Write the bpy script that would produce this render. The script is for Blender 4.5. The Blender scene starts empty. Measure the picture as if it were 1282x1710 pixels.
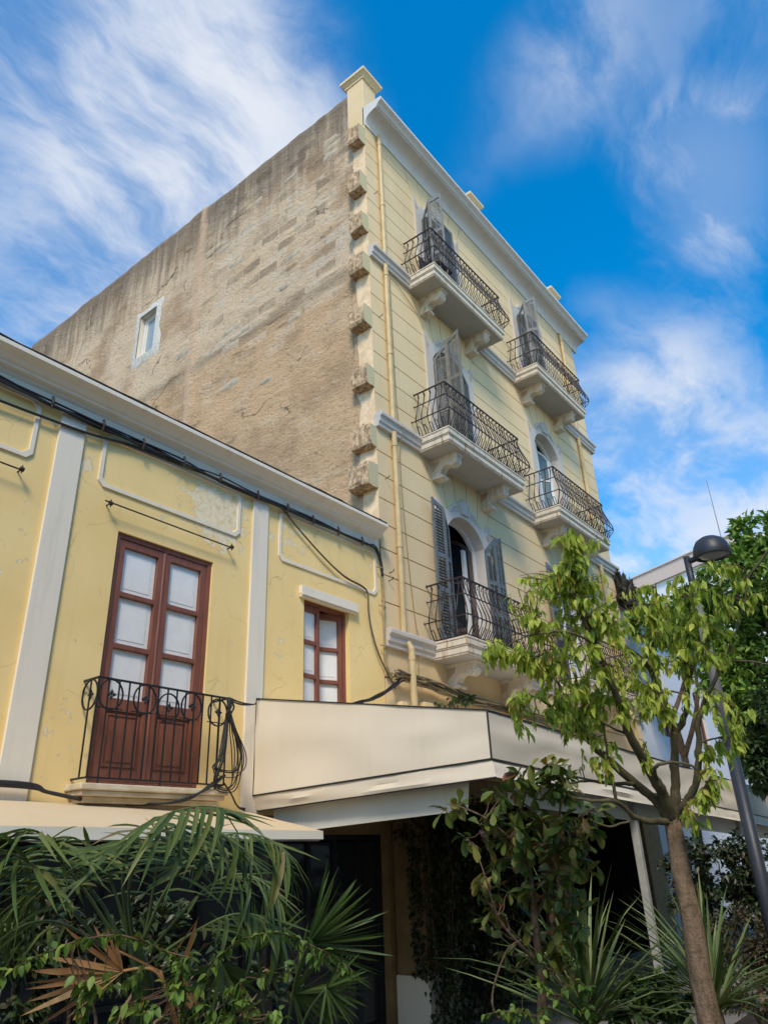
import bpy, math, random
from mathutils import Vector, Matrix, noise
import numpy as np
random.seed(7)
sc = bpy.context.scene
col = sc.collection
R_ = math.radians

# ------------------------------------------------------------------ camera
CAM = Vector((-9.0, -7.0, 1.75))
RIGHT = Vector((0.6224287, -0.7817680, -0.0376988))
UP = Vector((-0.3147924, -0.2941492, 0.9024311))
FWD = Vector((0.7165809, 0.5498318, 0.4291816))
cd = bpy.data.cameras.new('camera'); cam = bpy.data.objects.new('camera', cd); col.objects.link(cam)
cd.sensor_fit = 'HORIZONTAL'; cd.sensor_width = 36.0; cd.lens = 1217.3 / 1282 * 36.0
cd.clip_end = 2000; cd.clip_start = 0.05
cam.matrix_world = Matrix(((RIGHT.x, UP.x, -FWD.x, CAM.x), (RIGHT.y, UP.y, -FWD.y, CAM.y),
                           (RIGHT.z, UP.z, -FWD.z, CAM.z), (0, 0, 0, 1)))
sc.camera = cam

def ray(px, py):
    return RIGHT * ((px - 641) / 1217.3) + UP * (-(py - 855) / 1217.3) + FWD
def P(px, py, t):                      # a point of the street t metres in front of the viewer
    return CAM + ray(px, py) * t
def onY(px, py, y):                    # a point on a wall plane parallel to the facades
    d = ray(px, py); return CAM + d * ((y - CAM.y) / d.y)

# ------------------------------------------------------------------ light
SUN_EL, SUN_AZ = R_(46), R_(235)       # azimuth from +Y towards +X
sdir = Vector((math.sin(SUN_AZ) * math.cos(SUN_EL), math.cos(SUN_AZ) * math.cos(SUN_EL), math.sin(SUN_EL)))
sl = bpy.data.lights.new('sun', 'SUN'); sl.energy = 1.5; sl.angle = R_(14); sl.color = (1.0, 0.90, 0.74)
so = bpy.data.objects.new('sun', sl); col.objects.link(so)
so.rotation_euler = sdir.to_track_quat('Z', 'Y').to_euler()

vs = sc.view_settings
vs.view_transform = 'Standard'; vs.look = 'None'; vs.gamma = 1.0; vs.use_curve_mapping = False
vs.exposure = 0.95
sc.cycles.max_bounces = 6; sc.cycles.diffuse_bounces = 3; sc.cycles.glossy_bounces = 3; sc.cycles.transmission_bounces = 3; sc.cycles.transparent_max_bounces = 8

w = bpy.data.worlds.new('World'); sc.world = w; w.use_nodes = True
nt = w.node_tree; nt.nodes.clear()
def N(tree, typ, **kw):
    n = tree.nodes.new(typ)
    for k, v in kw.items():
        if k.startswith('i_'):
            n.inputs[k[2:].replace('_', ' ')].default_value = v
        else:
            setattr(n, k, v)
    return n
def vmath(t, op, a=None, b=None):
    n = N(t, 'ShaderNodeVectorMath', operation=op)
    for i, x in enumerate((a, b)):
        if x is None: continue
        if hasattr(x, 'is_output'): t.links.new(x, n.inputs[i])
        else: n.inputs[i].default_value = x
    return n.outputs['Value'] if op in ('DOT_PRODUCT', 'LENGTH', 'DISTANCE') else n.outputs['Vector']
def fmath(t, op, a, b=None, c=None, clamp=False):
    n = N(t, 'ShaderNodeMath', operation=op); n.use_clamp = clamp
    for i, x in enumerate((a, b, c)):
        if x is None: continue
        if hasattr(x, 'is_output'): t.links.new(x, n.inputs[i])
        else: n.inputs[i].default_value = x
    return n.outputs[0]
def maprange(t, v, a, b, c=0.0, d=1.0, smooth=True):
    n = N(t, 'ShaderNodeMapRange'); n.interpolation_type = 'SMOOTHSTEP' if smooth else 'LINEAR'
    t.links.new(v, n.inputs[0])
    for i, x in enumerate((a, b, c, d)): n.inputs[i + 1].default_value = x
    return n.outputs[0]
def mixc(t, fac, a, b, mode='MIX'):
    n = N(t, 'ShaderNodeMix', data_type='RGBA', blend_type=mode)
    for i, x in ((0, fac), (6, a), (7, b)):
        if hasattr(x, 'is_output'): t.links.new(x, n.inputs[i])
        else: n.inputs[i].default_value = x if not isinstance(x, tuple) or len(x) == 4 else (*x, 1)
    return n.outputs[2]
def noisef(t, vec, scale, detail=4, rough=0.55, dist=0.0):
    n = N(t, 'ShaderNodeTexNoise'); n.inputs['Scale'].default_value = scale; n.inputs['Detail'].default_value = detail
    n.inputs['Roughness'].default_value = rough; n.inputs['Distortion'].default_value = dist
    if vec is not None: t.links.new(vec, n.inputs['Vector'])
    return n.outputs[0]
def mapping(t, vec, loc=(0, 0, 0), rot=(0, 0, 0), scale=(1, 1, 1)):
    n = N(t, 'ShaderNodeMapping'); t.links.new(vec, n.inputs[0])
    n.inputs[1].default_value = loc; n.inputs[2].default_value = rot; n.inputs[3].default_value = scale
    return n.outputs[0]

sky = N(nt, 'ShaderNodeTexSky', sky_type='NISHITA', sun_disc=False, sun_elevation=SUN_EL, sun_rotation=SUN_AZ,
        altitude=20.0, air_density=1.0, dust_density=0.6, ozone_density=2.2)
hs = N(nt, 'ShaderNodeHueSaturation'); hs.inputs['Saturation'].default_value = 1.48; hs.inputs['Value'].default_value = 1.0; hs.inputs['Hue'].default_value = 0.494
nt.links.new(sky.outputs[0], hs.inputs['Color'])
tc = N(nt, 'ShaderNodeTexCoord')
dirv = vmath(nt, 'NORMALIZE', tc.outputs['Generated'])
sep = N(nt, 'ShaderNodeSeparateXYZ'); nt.links.new(dirv, sep.inputs[0])
zz = fmath(nt, 'ADD', fmath(nt, 'MAXIMUM', sep.outputs[2], 0.0), 0.16)
cmb = N(nt, 'ShaderNodeCombineXYZ')
nt.links.new(fmath(nt, 'DIVIDE', sep.outputs[0], zz), cmb.inputs[0])
nt.links.new(fmath(nt, 'DIVIDE', sep.outputs[1], zz), cmb.inputs[1])
plane = cmb.outputs[0]
wn = N(nt, 'ShaderNodeTexNoise', i_Scale=2.2, i_Detail=4.0); nt.links.new(plane, wn.inputs['Vector'])
wsc = N(nt, 'ShaderNodeVectorMath', operation='SCALE'); nt.links.new(wn.outputs[1], wsc.inputs[0]); wsc.inputs['Scale'].default_value = 0.30
warp = vmath(nt, 'ADD', plane, wsc.outputs[0])
streak = noisef(nt, mapping(nt, warp, loc=(15.5, 6.6, 0), rot=(0, 0, R_(10)), scale=(1.0, 2.0, 1)), 2.2, 8, 0.58)
broad = noisef(nt, mapping(nt, warp, loc=(9.9, 7.7, 0), rot=(0, 0, R_(10)), scale=(1.0, 1.3, 1)), 1.1, 3, 0.5)
fine = noisef(nt, mapping(nt, warp, loc=(17.9, 2, 0), rot=(0, 0, R_(22)), scale=(1.0, 2.0, 1)), 5.5, 7, 0.62)
# banks of cirrus, at the compass points where they stand
bank = None
for (px, py, k0, k1, amt) in ((130, 120, 0.90, 1.0, 0.20), (360, 330, 0.965, 1.0, 0.14), (1200, 850, 0.965, 1.0, 0.20), (880, 190, 0.990, 1.0, 0.10), (1120, 70, 0.98, 1.0, 0.07),
                              (1170, 300, 0.992, 1.0, 0.24), (960, 430, 0.985, 1.0, -0.14), (1000, 640, 0.985, 1.0, 0.14), (700, 60, 0.985, 1.0, -0.08), (60, 560, 0.985, 1, -0.10)):
    d = ray(px, py).normalized()
    b = maprange(nt, vmath(nt, 'DOT_PRODUCT', dirv, tuple(d)), k0, k1, 0.0, amt)
    bank = b if bank is None else fmath(nt, 'ADD', bank, b)
cover = maprange(nt, fmath(nt, 'ADD', broad, bank), 0.42, 0.86, 0.0, 1.0)
wisp = maprange(nt, fmath(nt, 'ADD', fmath(nt, 'MULTIPLY', streak, 0.62), fmath(nt, 'MULTIPLY', fine, 0.38)), 0.41, 0.62)
mask = fmath(nt, 'MULTIPLY', cover, fmath(nt, 'ADD', fmath(nt, 'MULTIPLY', wisp, fmath(nt, 'SUBTRACT', 0.98, fmath(nt, 'MULTIPLY', cover, 0.30))), fmath(nt, 'MULTIPLY', cover, 0.27)), clamp=True)
cloudcol = (3.0, 3.15, 3.45, 1)
skymix = mixc(nt, mask, hs.outputs[0], cloudcol)
bg = N(nt, 'ShaderNodeBackground'); bg.inputs['Strength'].default_value = 0.14
nt.links.new(skymix, bg.inputs['Color'])
wo = N(nt, 'ShaderNodeOutputWorld'); nt.links.new(bg.outputs[0], wo.inputs[0])

# ------------------------------------------------------------------ materials
def new_mat(name):
    m = bpy.data.materials.new(name); m.use_nodes = True
    t = m.node_tree; b = t.nodes['Principled BSDF']
    return m, t, b
def objco(t):
    return N(t, 'ShaderNodeTexCoord').outputs['Object']
def geomco(t):
    return N(t, 'ShaderNodeNewGeometry').outputs['Position']
def bump(t, b, h, strength=0.3, dist=0.02):
    n = N(t, 'ShaderNodeBump'); n.inputs['Strength'].default_value = strength; n.inputs['Distance'].default_value = dist
    t.links.new(h, n.inputs['Height']); t.links.new(n.outputs[0], b.inputs['Normal'])
def plain(name, c, rough=0.6, var=0.12, scale=6.0, c2=None, metal=0.0, bmp=0.15, bscale=60.0, spec=0.4, stretch=(1, 1, 1)):
    m, t, b = new_mat(name)
    v = mapping(t, geomco(t), scale=stretch)
    n = noisef(t, v, scale, 6, 0.6)
    c2 = c2 or tuple(x * (1 - 2.2 * var) for x in c)
    f = maprange(t, n, 0.3, 0.72)
    t.links.new(mixc(t, f, c, c2), b.inputs['Base Color'])
    b.inputs['Roughness'].default_value = rough; b.inputs['Metallic'].default_value = metal
    b.inputs['Specular IOR Level'].default_value = spec
    if bmp: bump(t, b, noisef(t, geomco(t), bscale, 4), bmp, 0.01)
    return m
M = {}
# smooth yellow facade paint of the tall house: slight rain streaks and grime
def m_facade():
    m, t, b = new_mat('facade_paint'); v = geomco(t)
    c = mixc(t, maprange(t, noisef(t, v, 0.5, 4), 0.3, 0.7), (0.79, 0.60, 0.345), (0.73, 0.535, 0.285))
    s = noisef(t, mapping(t, v, scale=(7, 7, 0.35)), 1.0, 6, 0.65)
    c = mixc(t, maprange(t, s, 0.52, 0.82, 0, 0.30), c, (0.40, 0.30, 0.13))
    g = noisef(t, v, 3.0, 8, 0.65)
    c = mixc(t, maprange(t, g, 0.60, 0.8, 0, 0.25), c, (0.34, 0.26, 0.13))
    t.links.new(c, b.inputs['Base Color']); b.inputs['Roughness'].default_value = 0.75
    b.inputs['Specular IOR Level'].default_value = 0.25
    bump(t, b, noisef(t, v, 40, 5, 0.6), 0.18, 0.01)
    return m
M['facade'] = m_facade()
M['wall_shade'] = plain('shaded_wall_paint', (0.28, 0.18, 0.075), 0.85, 0.15, 2.5)  # shade under awning and canopy put into a darker wall colour
M['groove'] = plain('facade_joint', (0.44, 0.33, 0.17), 0.9)
# peeling yellow limewash of the low house
def m_lowwall():
    m, t, b = new_mat('peeling_paint'); v = geomco(t)
    c = mixc(t, maprange(t, noisef(t, v, 0.9, 5), 0.3, 0.7), (0.92, 0.68, 0.30), (0.86, 0.61, 0.245))
    s = noisef(t, mapping(t, v, scale=(5, 5, 0.4)), 1.0, 6, 0.6)
    c = mixc(t, maprange(t, s, 0.55, 0.8, 0, 0.28), c, (0.62, 0.43, 0.16))
    # flakes: undercoat shows in islands, more of them where damp has got in
    def spot(x, y, z, r, amt):
        d = vmath(t, 'DISTANCE', v, (x, y, z)); return maprange(t, d, r * 0.25, r, amt, 0.0)
    damp = spot(-3.45, 0, 5.98, 0.85, 0.26)
    for a in ((-5.42, 0, 5.95, 0.5, 0.09), (-2.2, 0, 5.95, 0.7, 0.12), (-0.6, 0, 5.9, 0.6, 0.07), (-5.25, 0, 2.9, 0.7, 0.08), (-2.5, 0, 4.3, 0.6, 0.06), (-5.9, 0, 4.6, 0.7, 0.05)):
        damp = fmath(t, 'ADD', damp, spot(*a))
    fl = noisef(t, v, 5.5, 9, 0.62, 0.4)
    k = fmath(t, 'ADD', fl, damp)
    flake = maprange(t, k, 0.662, 0.672)
    rim = maprange(t, fmath(t, 'ABSOLUTE', fmath(t, 'SUBTRACT', k, 0.665)), 0.0, 0.012, 1.0, 0.0)
    vo = N(t, 'ShaderNodeTexVoronoi'); vo.feature = 'DISTANCE_TO_EDGE'; vo.inputs['Scale'].default_value = 1.7
    dv = N(t, 'ShaderNodeTexNoise', i_Scale=3.0, i_Detail=6.0); t.links.new(v, dv.inputs['Vector'])
    sv = N(t, 'ShaderNodeVectorMath', operation='SCALE'); sv.inputs['Scale'].default_value = 0.35; t.links.new(dv.outputs[1], sv.inputs[0])
    t.links.new(vmath(t, 'ADD', v, sv.outputs[0]), vo.inputs['Vector'])
    crack = fmath(t, 'MULTIPLY', maprange(t, vo.outputs['Distance'], 0.0, 0.010, 1.0, 0.0), maprange(t, noisef(t, v, 1.6, 3), 0.50, 0.60))
    under = mixc(t, maprange(t, noisef(t, v, 14, 5), 0.4, 0.65), (0.86, 0.74, 0.50), (0.78, 0.62, 0.36))
    c = mixc(t, flake, c, under)
    c = mixc(t, fmath(t, 'MULTIPLY', rim, 0.45), c, (0.33, 0.22, 0.08))
    c = mixc(t, fmath(t, 'MULTIPLY', crack, 0.35), c, (0.40, 0.27, 0.10))
    t.links.new(c, b.inputs['Base Color']); b.inputs['Roughness'].default_value = 0.8; b.inputs['Specular IOR Level'].default_value = 0.2
    h = fmath(t, 'ADD', fmath(t, 'MULTIPLY', flake, -0.6), fmath(t, 'MULTIPLY', noisef(t, v, 30, 6), 0.35))
    h = fmath(t, 'SUBTRACT', h, fmath(t, 'MULTIPLY', crack, 0.5))
    bump(t, b, h, 0.45, 0.012)
    return m
M['lowwall'] = m_lowwall()
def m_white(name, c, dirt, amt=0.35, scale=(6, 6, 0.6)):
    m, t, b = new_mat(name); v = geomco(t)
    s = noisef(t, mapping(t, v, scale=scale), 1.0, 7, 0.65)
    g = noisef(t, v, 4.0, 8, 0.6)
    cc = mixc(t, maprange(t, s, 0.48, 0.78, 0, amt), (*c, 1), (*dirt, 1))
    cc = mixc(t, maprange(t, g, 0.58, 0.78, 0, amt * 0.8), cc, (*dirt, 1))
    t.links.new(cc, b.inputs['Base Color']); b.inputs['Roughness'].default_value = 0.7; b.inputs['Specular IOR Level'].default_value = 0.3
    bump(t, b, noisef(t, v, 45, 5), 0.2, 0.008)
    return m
M['trim'] = m_white('white_trim_paint', (0.80, 0.71, 0.56), (0.52, 0.43, 0.30))
M['trimgrey'] = m_white('grey_trim_paint', (0.56, 0.50, 0.43), (0.38, 0.335, 0.28), 0.4)
M['cornice'] = m_white('cornice_paint', (0.66, 0.62, 0.56), (0.44, 0.405, 0.355), 0.45, (5, 5, 0.8))
M['slab'] = m_white('balcony_stone', (0.66, 0.57, 0.44), (0.38, 0.225, 0.095), 1.0, (9, 9, 0.9))
def m_slab():
    m, t, b = new_mat('rusty_balcony_stone'); v = geomco(t)
    g = noisef(t, v, 5.0, 7, 0.62); c = mixc(t, maprange(t, g, 0.45, 0.7, 0, 0.6), (0.68, 0.59, 0.46), (0.52, 0.44, 0.33))
    r1 = noisef(t, mapping(t, v, scale=(1, 1, 0.12)), 11, 7, 0.7); c = mixc(t, maprange(t, r1, 0.54, 0.66, 0, 0.85), c, (0.42, 0.215, 0.075))
    r2 = noisef(t, mapping(t, v, scale=(1, 1, 0.2)), 30, 5, 0.7); c = mixc(t, maprange(t, r2, 0.56, 0.7, 0, 0.6), c, (0.33, 0.24, 0.16))
    t.links.new(c, b.inputs['Base Color']); b.inputs['Roughness'].default_value = 0.85; b.inputs['Specular IOR Level'].default_value = 0.2
    bump(t, b, fmath(t, 'ADD', g, noisef(t, v, 35, 5)), 0.4, 0.01)
    return m
M['slab_rust'] = m_slab()
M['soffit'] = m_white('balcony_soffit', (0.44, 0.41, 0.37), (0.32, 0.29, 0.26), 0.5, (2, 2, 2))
M['tan'] = plain('tan_sgraffito', (0.52, 0.40, 0.26), 0.85)
M['pipe'] = plain('painted_pipe', (0.60, 0.45, 0.22), 0.5, 0.1)
M['shutter'] = plain('grey_blue_shutter_paint', (0.15, 0.165, 0.168), 0.55, 0.16, 9, bmp=0.1)
M['shutter_grey'] = plain('grey_shutter_paint', (0.20, 0.188, 0.16), 0.6, 0.16, 9, bmp=0.1)
M['iron'] = plain('rusty_black_iron', (0.016, 0.014, 0.015), 0.55, 0.1, 25, c2=(0.06, 0.034, 0.024), bmp=0.3, bscale=120)
M['iron_black'] = plain('black_iron', (0.018, 0.017, 0.018), 0.5, 0.1, 25)
M['wframe'] = plain('white_window_paint', (0.74, 0.73, 0.70), 0.45, 0.05)
M['brown'] = plain('brown_door_paint', (0.25, 0.09, 0.052), 0.42, 0.14, 4, bmp=0.12, stretch=(6, 6, 0.7))
M['brown_dark'] = plain('brown_inner_wood', (0.12, 0.075, 0.055), 0.5, 0.14, 4, stretch=(6, 6, 0.7))
M['innerwhite'] = plain('white_inner_shutter', (0.95, 0.91, 0.83), 0.5, 0.03)
M['curtain'] = plain('white_curtain', (0.80, 0.78, 0.72), 0.9, 0.06)
M['dark'] = plain('shaded_interior', (0.022, 0.019, 0.024), 0.8, 0.1)  # near-black base colour stands in for the shade inside the rooms
M['darkpaint'] = plain('dark_blue_frame_paint', (0.020, 0.021, 0.030), 0.45, 0.1)
M['tar'] = plain('tar_edge', (0.035, 0.026, 0.022), 0.9, 0.2, 30, bmp=0.6)
def m_party():
    m, t, b = new_mat('weathered_render'); v = geomco(t)
    sx = N(t, 'ShaderNodeSeparateXYZ'); t.links.new(v, sx.inputs[0])
    wob = fmath(t, 'MULTIPLY', fmath(t, 'SUBTRACT', noisef(t, v, 0.6, 5), 0.5), 2.6)
    hi = maprange(t, fmath(t, 'ADD', sx.outputs[2], wob), 12.3, 13.4)            # the upper storey was rendered thinner and has bleached
    base = mixc(t, hi, (0.64, 0.42, 0.235), (0.70, 0.52, 0.335))
    base = mixc(t, maprange(t, noisef(t, v, 0.55, 6, 0.6), 0.44, 0.66, 0, 0.8), base, (0.43, 0.275, 0.155))
    sc1 = noisef(t, mapping(t, v, scale=(1, 0.7, 1.9)), 1.3, 8, 0.62)
    base = mixc(t, maprange(t, sc1, 0.52, 0.72, 0, 0.7), base, (0.70, 0.54, 0.355))
    sc2 = noisef(t, mapping(t, v, loc=(0, 4, 1), scale=(1, 0.5, 2.0)), 1.6, 8, 0.66)
    base = mixc(t, maprange(t, sc2, 0.56, 0.72, 0, 0.6), base, (0.20, 0.145, 0.095))
    joint = maprange(t, fmath(t, 'ABSOLUTE', fmath(t, 'SUBTRACT', fmath(t, 'ADD', sx.outputs[2], fmath(t, 'MULTIPLY', wob, 0.06)), 13.05)), 0.0, 0.30, 0.55, 0.0)
    base = mixc(t, joint, base, (0.21, 0.155, 0.10))
    br = N(t, 'ShaderNodeTexBrick'); br.offset = 0.5; br.inputs['Scale'].default_value = 1.0
    br.inputs['Mortar Size'].default_value = 0.02; br.inputs['Mortar Smooth'].default_value = 0.6
    br.inputs['Brick Width'].default_value = 0.62; br.inputs['Row Height'].default_value = 0.27
    br.inputs['Color1'].default_value = (0.2, 0.2, 0.2, 1); br.inputs['Color2'].default_value = (0.9, 0.9, 0.9, 1); br.inputs['Mortar'].default_value = (0.45, 0.45, 0.45, 1)
    cx = N(t, 'ShaderNodeCombineXYZ'); t.links.new(sx.outputs[1], cx.inputs[0])
    zn = fmath(t, 'ADD', sx.outputs[2], fmath(t, 'MULTIPLY', noisef(t, v, 1.1, 3), 0.22)); t.links.new(zn, cx.inputs[1])
    t.links.new(cx.outputs[0], br.inputs['Vector'])
    bw = N(t, 'ShaderNodeSeparateColor'); t.links.new(br.outputs[0], bw.inputs[0])
    upper = fmath(t, 'MULTIPLY', maprange(t, sx.outputs[2], 11.0, 14.0), maprange(t, sx.outputs[1], 4.8, 6.2, 1.0, 0.25))
    show = fmath(t, 'MULTIPLY', maprange(t, noisef(t, v, 0.8, 4), 0.28, 0.52), upper)
    base = mixc(t, fmath(t, 'MULTIPLY', show, maprange(t, bw.outputs[0], 0.55, 0.9, 0, 0.8)), base, (0.66, 0.55, 0.41))
    base = mixc(t, fmath(t, 'MULTIPLY', show, maprange(t, bw.outputs[0], 0.42, 0.2, 0, 0.7)), base, (0.24, 0.18, 0.12))
    # grain
    gr = noisef(t, mapping(t, v, scale=(1, 0.7, 1.3)), 11, 10, 0.72)
    base = mixc(t, maprange(t, gr, 0.55, 0.70, 0, 0.5), base, (0.76, 0.58, 0.37))
    base = mixc(t, maprange(t, gr, 0.45, 0.30, 0, 0.65), base, (0.15, 0.108, 0.07))
    pit = noisef(t, mapping(t, v, scale=(1, 0.8, 1.5)), 5.5, 7, 0.68)
    base = mixc(t, maprange(t, pit, 0.60, 0.68, 0, 0.6), base, (0.66, 0.53, 0.38))
    base = mixc(t, maprange(t, pit, 0.40, 0.32, 0, 0.6), base, (0.19, 0.135, 0.085))
    # black crust and rust-coloured lichen that run down from the coping
    drip = noisef(t, mapping(t, v, scale=(1, 3.2, 0.22)), 1.4, 7, 0.62)
    crust = maprange(t, fmath(t, 'ADD', sx.outputs[2], fmath(t, 'MULTIPLY', drip, 4.4)), 18.3, 20.9, 0, 0.8)
    base = mixc(t, crust, base, (0.15, 0.115, 0.085))
    lich = fmath(t, 'MULTIPLY', maprange(t, sx.outputs[2], 17.2, 18.6), maprange(t, noisef(t, v, 3.2, 7, 0.65), 0.56, 0.68))
    base = mixc(t, fmath(t, 'MULTIPLY', lich, 0.65), base, (0.30, 0.185, 0.065))
    # pinkish raw seam between the two building campaigns
    seam = maprange(t, fmath(t, 'ABSOLUTE', fmath(t, 'SUBTRACT', fmath(t, 'ADD', sx.outputs[1], fmath(t, 'MULTIPLY', noisef(t, v, 1.2, 6), 0.5)), 6.12)), 0.0, 0.26, 1.0, 0.0)
    base = mixc(t, fmath(t, 'MULTIPLY', seam, 0.85), base, (0.66, 0.45, 0.29))
    ck = N(t, 'ShaderNodeTexVoronoi'); ck.feature = 'DISTANCE_TO_EDGE'; ck.inputs['Scale'].default_value = 0.42
    cv = N(t, 'ShaderNodeTexNoise', i_Scale=1.4, i_Detail=6.0); t.links.new(v, cv.inputs['Vector']); cs_ = N(t, 'ShaderNodeVectorMath', operation='SCALE'); cs_.inputs['Scale'].default_value = 0.9; t.links.new(cv.outputs[1], cs_.inputs[0])
    t.links.new(vmath(t, 'ADD', v, cs_.outputs[0]), ck.inputs['Vector'])
    crk = fmath(t, 'MULTIPLY', maprange(t, ck.outputs['Distance'], 0.0, 0.012, 1.0, 0.0), maprange(t, noisef(t, v, 0.5, 3), 0.55, 0.60))
    base = mixc(t, fmath(t, 'MULTIPLY', crk, 0.8), base, (0.11, 0.08, 0.055))
    t.links.new(base, b.inputs['Base Color']); b.inputs['Roughness'].default_value = 0.95; b.inputs['Specular IOR Level'].default_value = 0.1
    h = fmath(t, 'ADD', fmath(t, 'MULTIPLY', gr, 0.8), fmath(t, 'ADD', fmath(t, 'MULTIPLY', fmath(t, 'ADD', sc1, fmath(t, 'MULTIPLY', pit, 0.8)), 0.8), fmath(t, 'MULTIPLY', noisef(t, v, 60, 5), 0.25)))
    bump(t, b, h, 1.0, 0.06)
    return m
M['party'] = m_party()
M['stone'] = plain('pale_bare_stone', (0.56, 0.46, 0.33), 0.95, 0.16, 7, bmp=0.6, bscale=25, spec=0.1)
M['cream_stone'] = plain('cream_broken_stone', (0.88, 0.66, 0.42), 0.95, 0.10, 6, c2=(0.72, 0.49, 0.28), bmp=0.7, bscale=22, spec=0.1)
def m_quoin():
    m, t, b = new_mat('quoin_stone'); v = geomco(t)
    nrm = N(t, 'ShaderNodeNewGeometry').outputs['True Normal']
    front = maprange(t, vmath(t, 'DOT_PRODUCT', nrm, (0, -1, 0)), 0.8, 0.9)
    g = noisef(t, mapping(t, v, scale=(1, 1, 0.6)), 13, 8, 0.7)
    grey = mixc(t, maprange(t, g, 0.38, 0.62), (0.27, 0.175, 0.10), (0.66, 0.47, 0.28))
    yel = mixc(t, maprange(t, g, 0.55, 0.75, 0, 0.3), (0.58, 0.49, 0.29), (0.42, 0.33, 0.18))
    t.links.new(mixc(t, front, grey, yel), b.inputs['Base Color']); b.inputs['Roughness'].default_value = 0.95
    b.inputs['Specular IOR Level'].default_value = 0.1
    bump(t, b, g, 0.6, 0.02)
    return m
M['quoin'] = m_quoin()
M['plaster'] = plain('grey_mortar_patch', (0.70, 0.65, 0.55), 0.9, 0.14, 12, bmp=0.5, bscale=30)
def m_canvas(name, c, c2, amt):
    m, t, b = new_mat(name); v = geomco(t)
    s = noisef(t, mapping(t, v, scale=(4, 4, 0.5)), 1.2, 6, 0.6)
    g = noisef(t, v, 0.8, 4)
    cc = mixc(t, maprange(t, s, 0.5, 0.85, 0, amt), (*c, 1), (*c2, 1)); cc = mixc(t, maprange(t, g, 0.45, 0.75, 0, amt * 0.7), cc, (*c2, 1))
    t.links.new(cc, b.inputs['Base Color']); b.inputs['Roughness'].default_value = 0.6; b.inputs['Specular IOR Level'].default_value = 0.3
    bump(t, b, noisef(t, mapping(t, v, scale=(1, 1, 1)), 160, 2), 0.12, 0.003)
    return m
M['canvas'] = m_canvas('cream_pvc_canvas', (0.74, 0.64, 0.49), (0.60, 0.50, 0.35), 0.4)
M['awning'] = m_canvas('sand_awning_canvas', (0.68, 0.53, 0.33), (0.56, 0.42, 0.24), 0.5)
M['valance'] = m_canvas('white_valance_canvas', (0.72, 0.68, 0.56), (0.56, 0.50, 0.36), 0.35)
M['piping'] = plain('black_piping', (0.02, 0.018, 0.016), 0.5)
M['cable'] = plain('black_cable', (0.03, 0.027, 0.025), 0.55, 0.1, 20)
M['cable_tan'] = plain('painted_cable', (0.40, 0.30, 0.15), 0.6, 0.15, 20)
M['cable_grey'] = plain('dusty_brown_cable', (0.16, 0.115, 0.07), 0.7, 0.2, 12)
M['postwhite'] = plain('white_post_paint', (0.44, 0.42, 0.37), 0.6, 0.12)
M['lampmetal'] = plain('charcoal_lamp_metal', (0.035, 0.038, 0.045), 0.45, 0.1)
M['lampgrey'] = plain('grey_lamp_post', (0.21, 0.20, 0.19), 0.6, 0.15, 5)
M['bluewhite'] = m_white('whitewash', (0.68, 0.69, 0.72), (0.50, 0.50, 0.52), 0.3)
M['farwhite'] = plain('far_white_paint', (0.93, 0.90, 0.86), 0.8, 0.02)
M['farpink'] = plain('far_pink_paint', (0.80, 0.60, 0.48), 0.8, 0.04)
M['rooftile'] = plain('old_roof_tile', (0.055, 0.042, 0.035), 0.9, 0.2, 9)
M['paving'] = plain('grey_paving', (0.24, 0.22, 0.20), 0.85, 0.15, 2.0)
M['ground'] = plain('asphalt_ground', (0.06, 0.058, 0.055), 0.9, 0.15, 3)
M['soil'] = plain('planting_soil', (0.035, 0.025, 0.018), 0.95, 0.3, 8, bmp=0.8, bscale=20)
def m_glass(name, c=(0.02, 0.025, 0.03), rough=0.04):
    m, t, b = new_mat(name)
    b.inputs['Base Color'].default_value = (*c, 1); b.inputs['Roughness'].default_value = rough
    b.inputs['Specular IOR Level'].default_value = 0.55; b.inputs['IOR'].default_value = 1.5
    return m
M['glass'] = m_glass('dark_glass')
def m_clear():
    m, t, b = new_mat('clear_glass')
    tr = N(t, 'ShaderNodeBsdfTransparent'); gl = N(t, 'ShaderNodeBsdfGlossy'); gl.inputs['Roughness'].default_value = 0.02
    lw = N(t, 'ShaderNodeLayerWeight'); fr = fmath(t, 'ADD', fmath(t, 'MULTIPLY', fmath(t, 'POWER', lw.outputs['Facing'], 4.0), 0.9), 0.05)
    mx = N(t, 'ShaderNodeMixShader'); t.links.new(fr, mx.inputs[0]); t.links.new(tr.outputs[0], mx.inputs[1]); t.links.new(gl.outputs[0], mx.inputs[2])
    t.links.new(mx.outputs[0], t.nodes['Material Output'].inputs['Surface'])
    return m
M['clear'] = m_clear()
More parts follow.
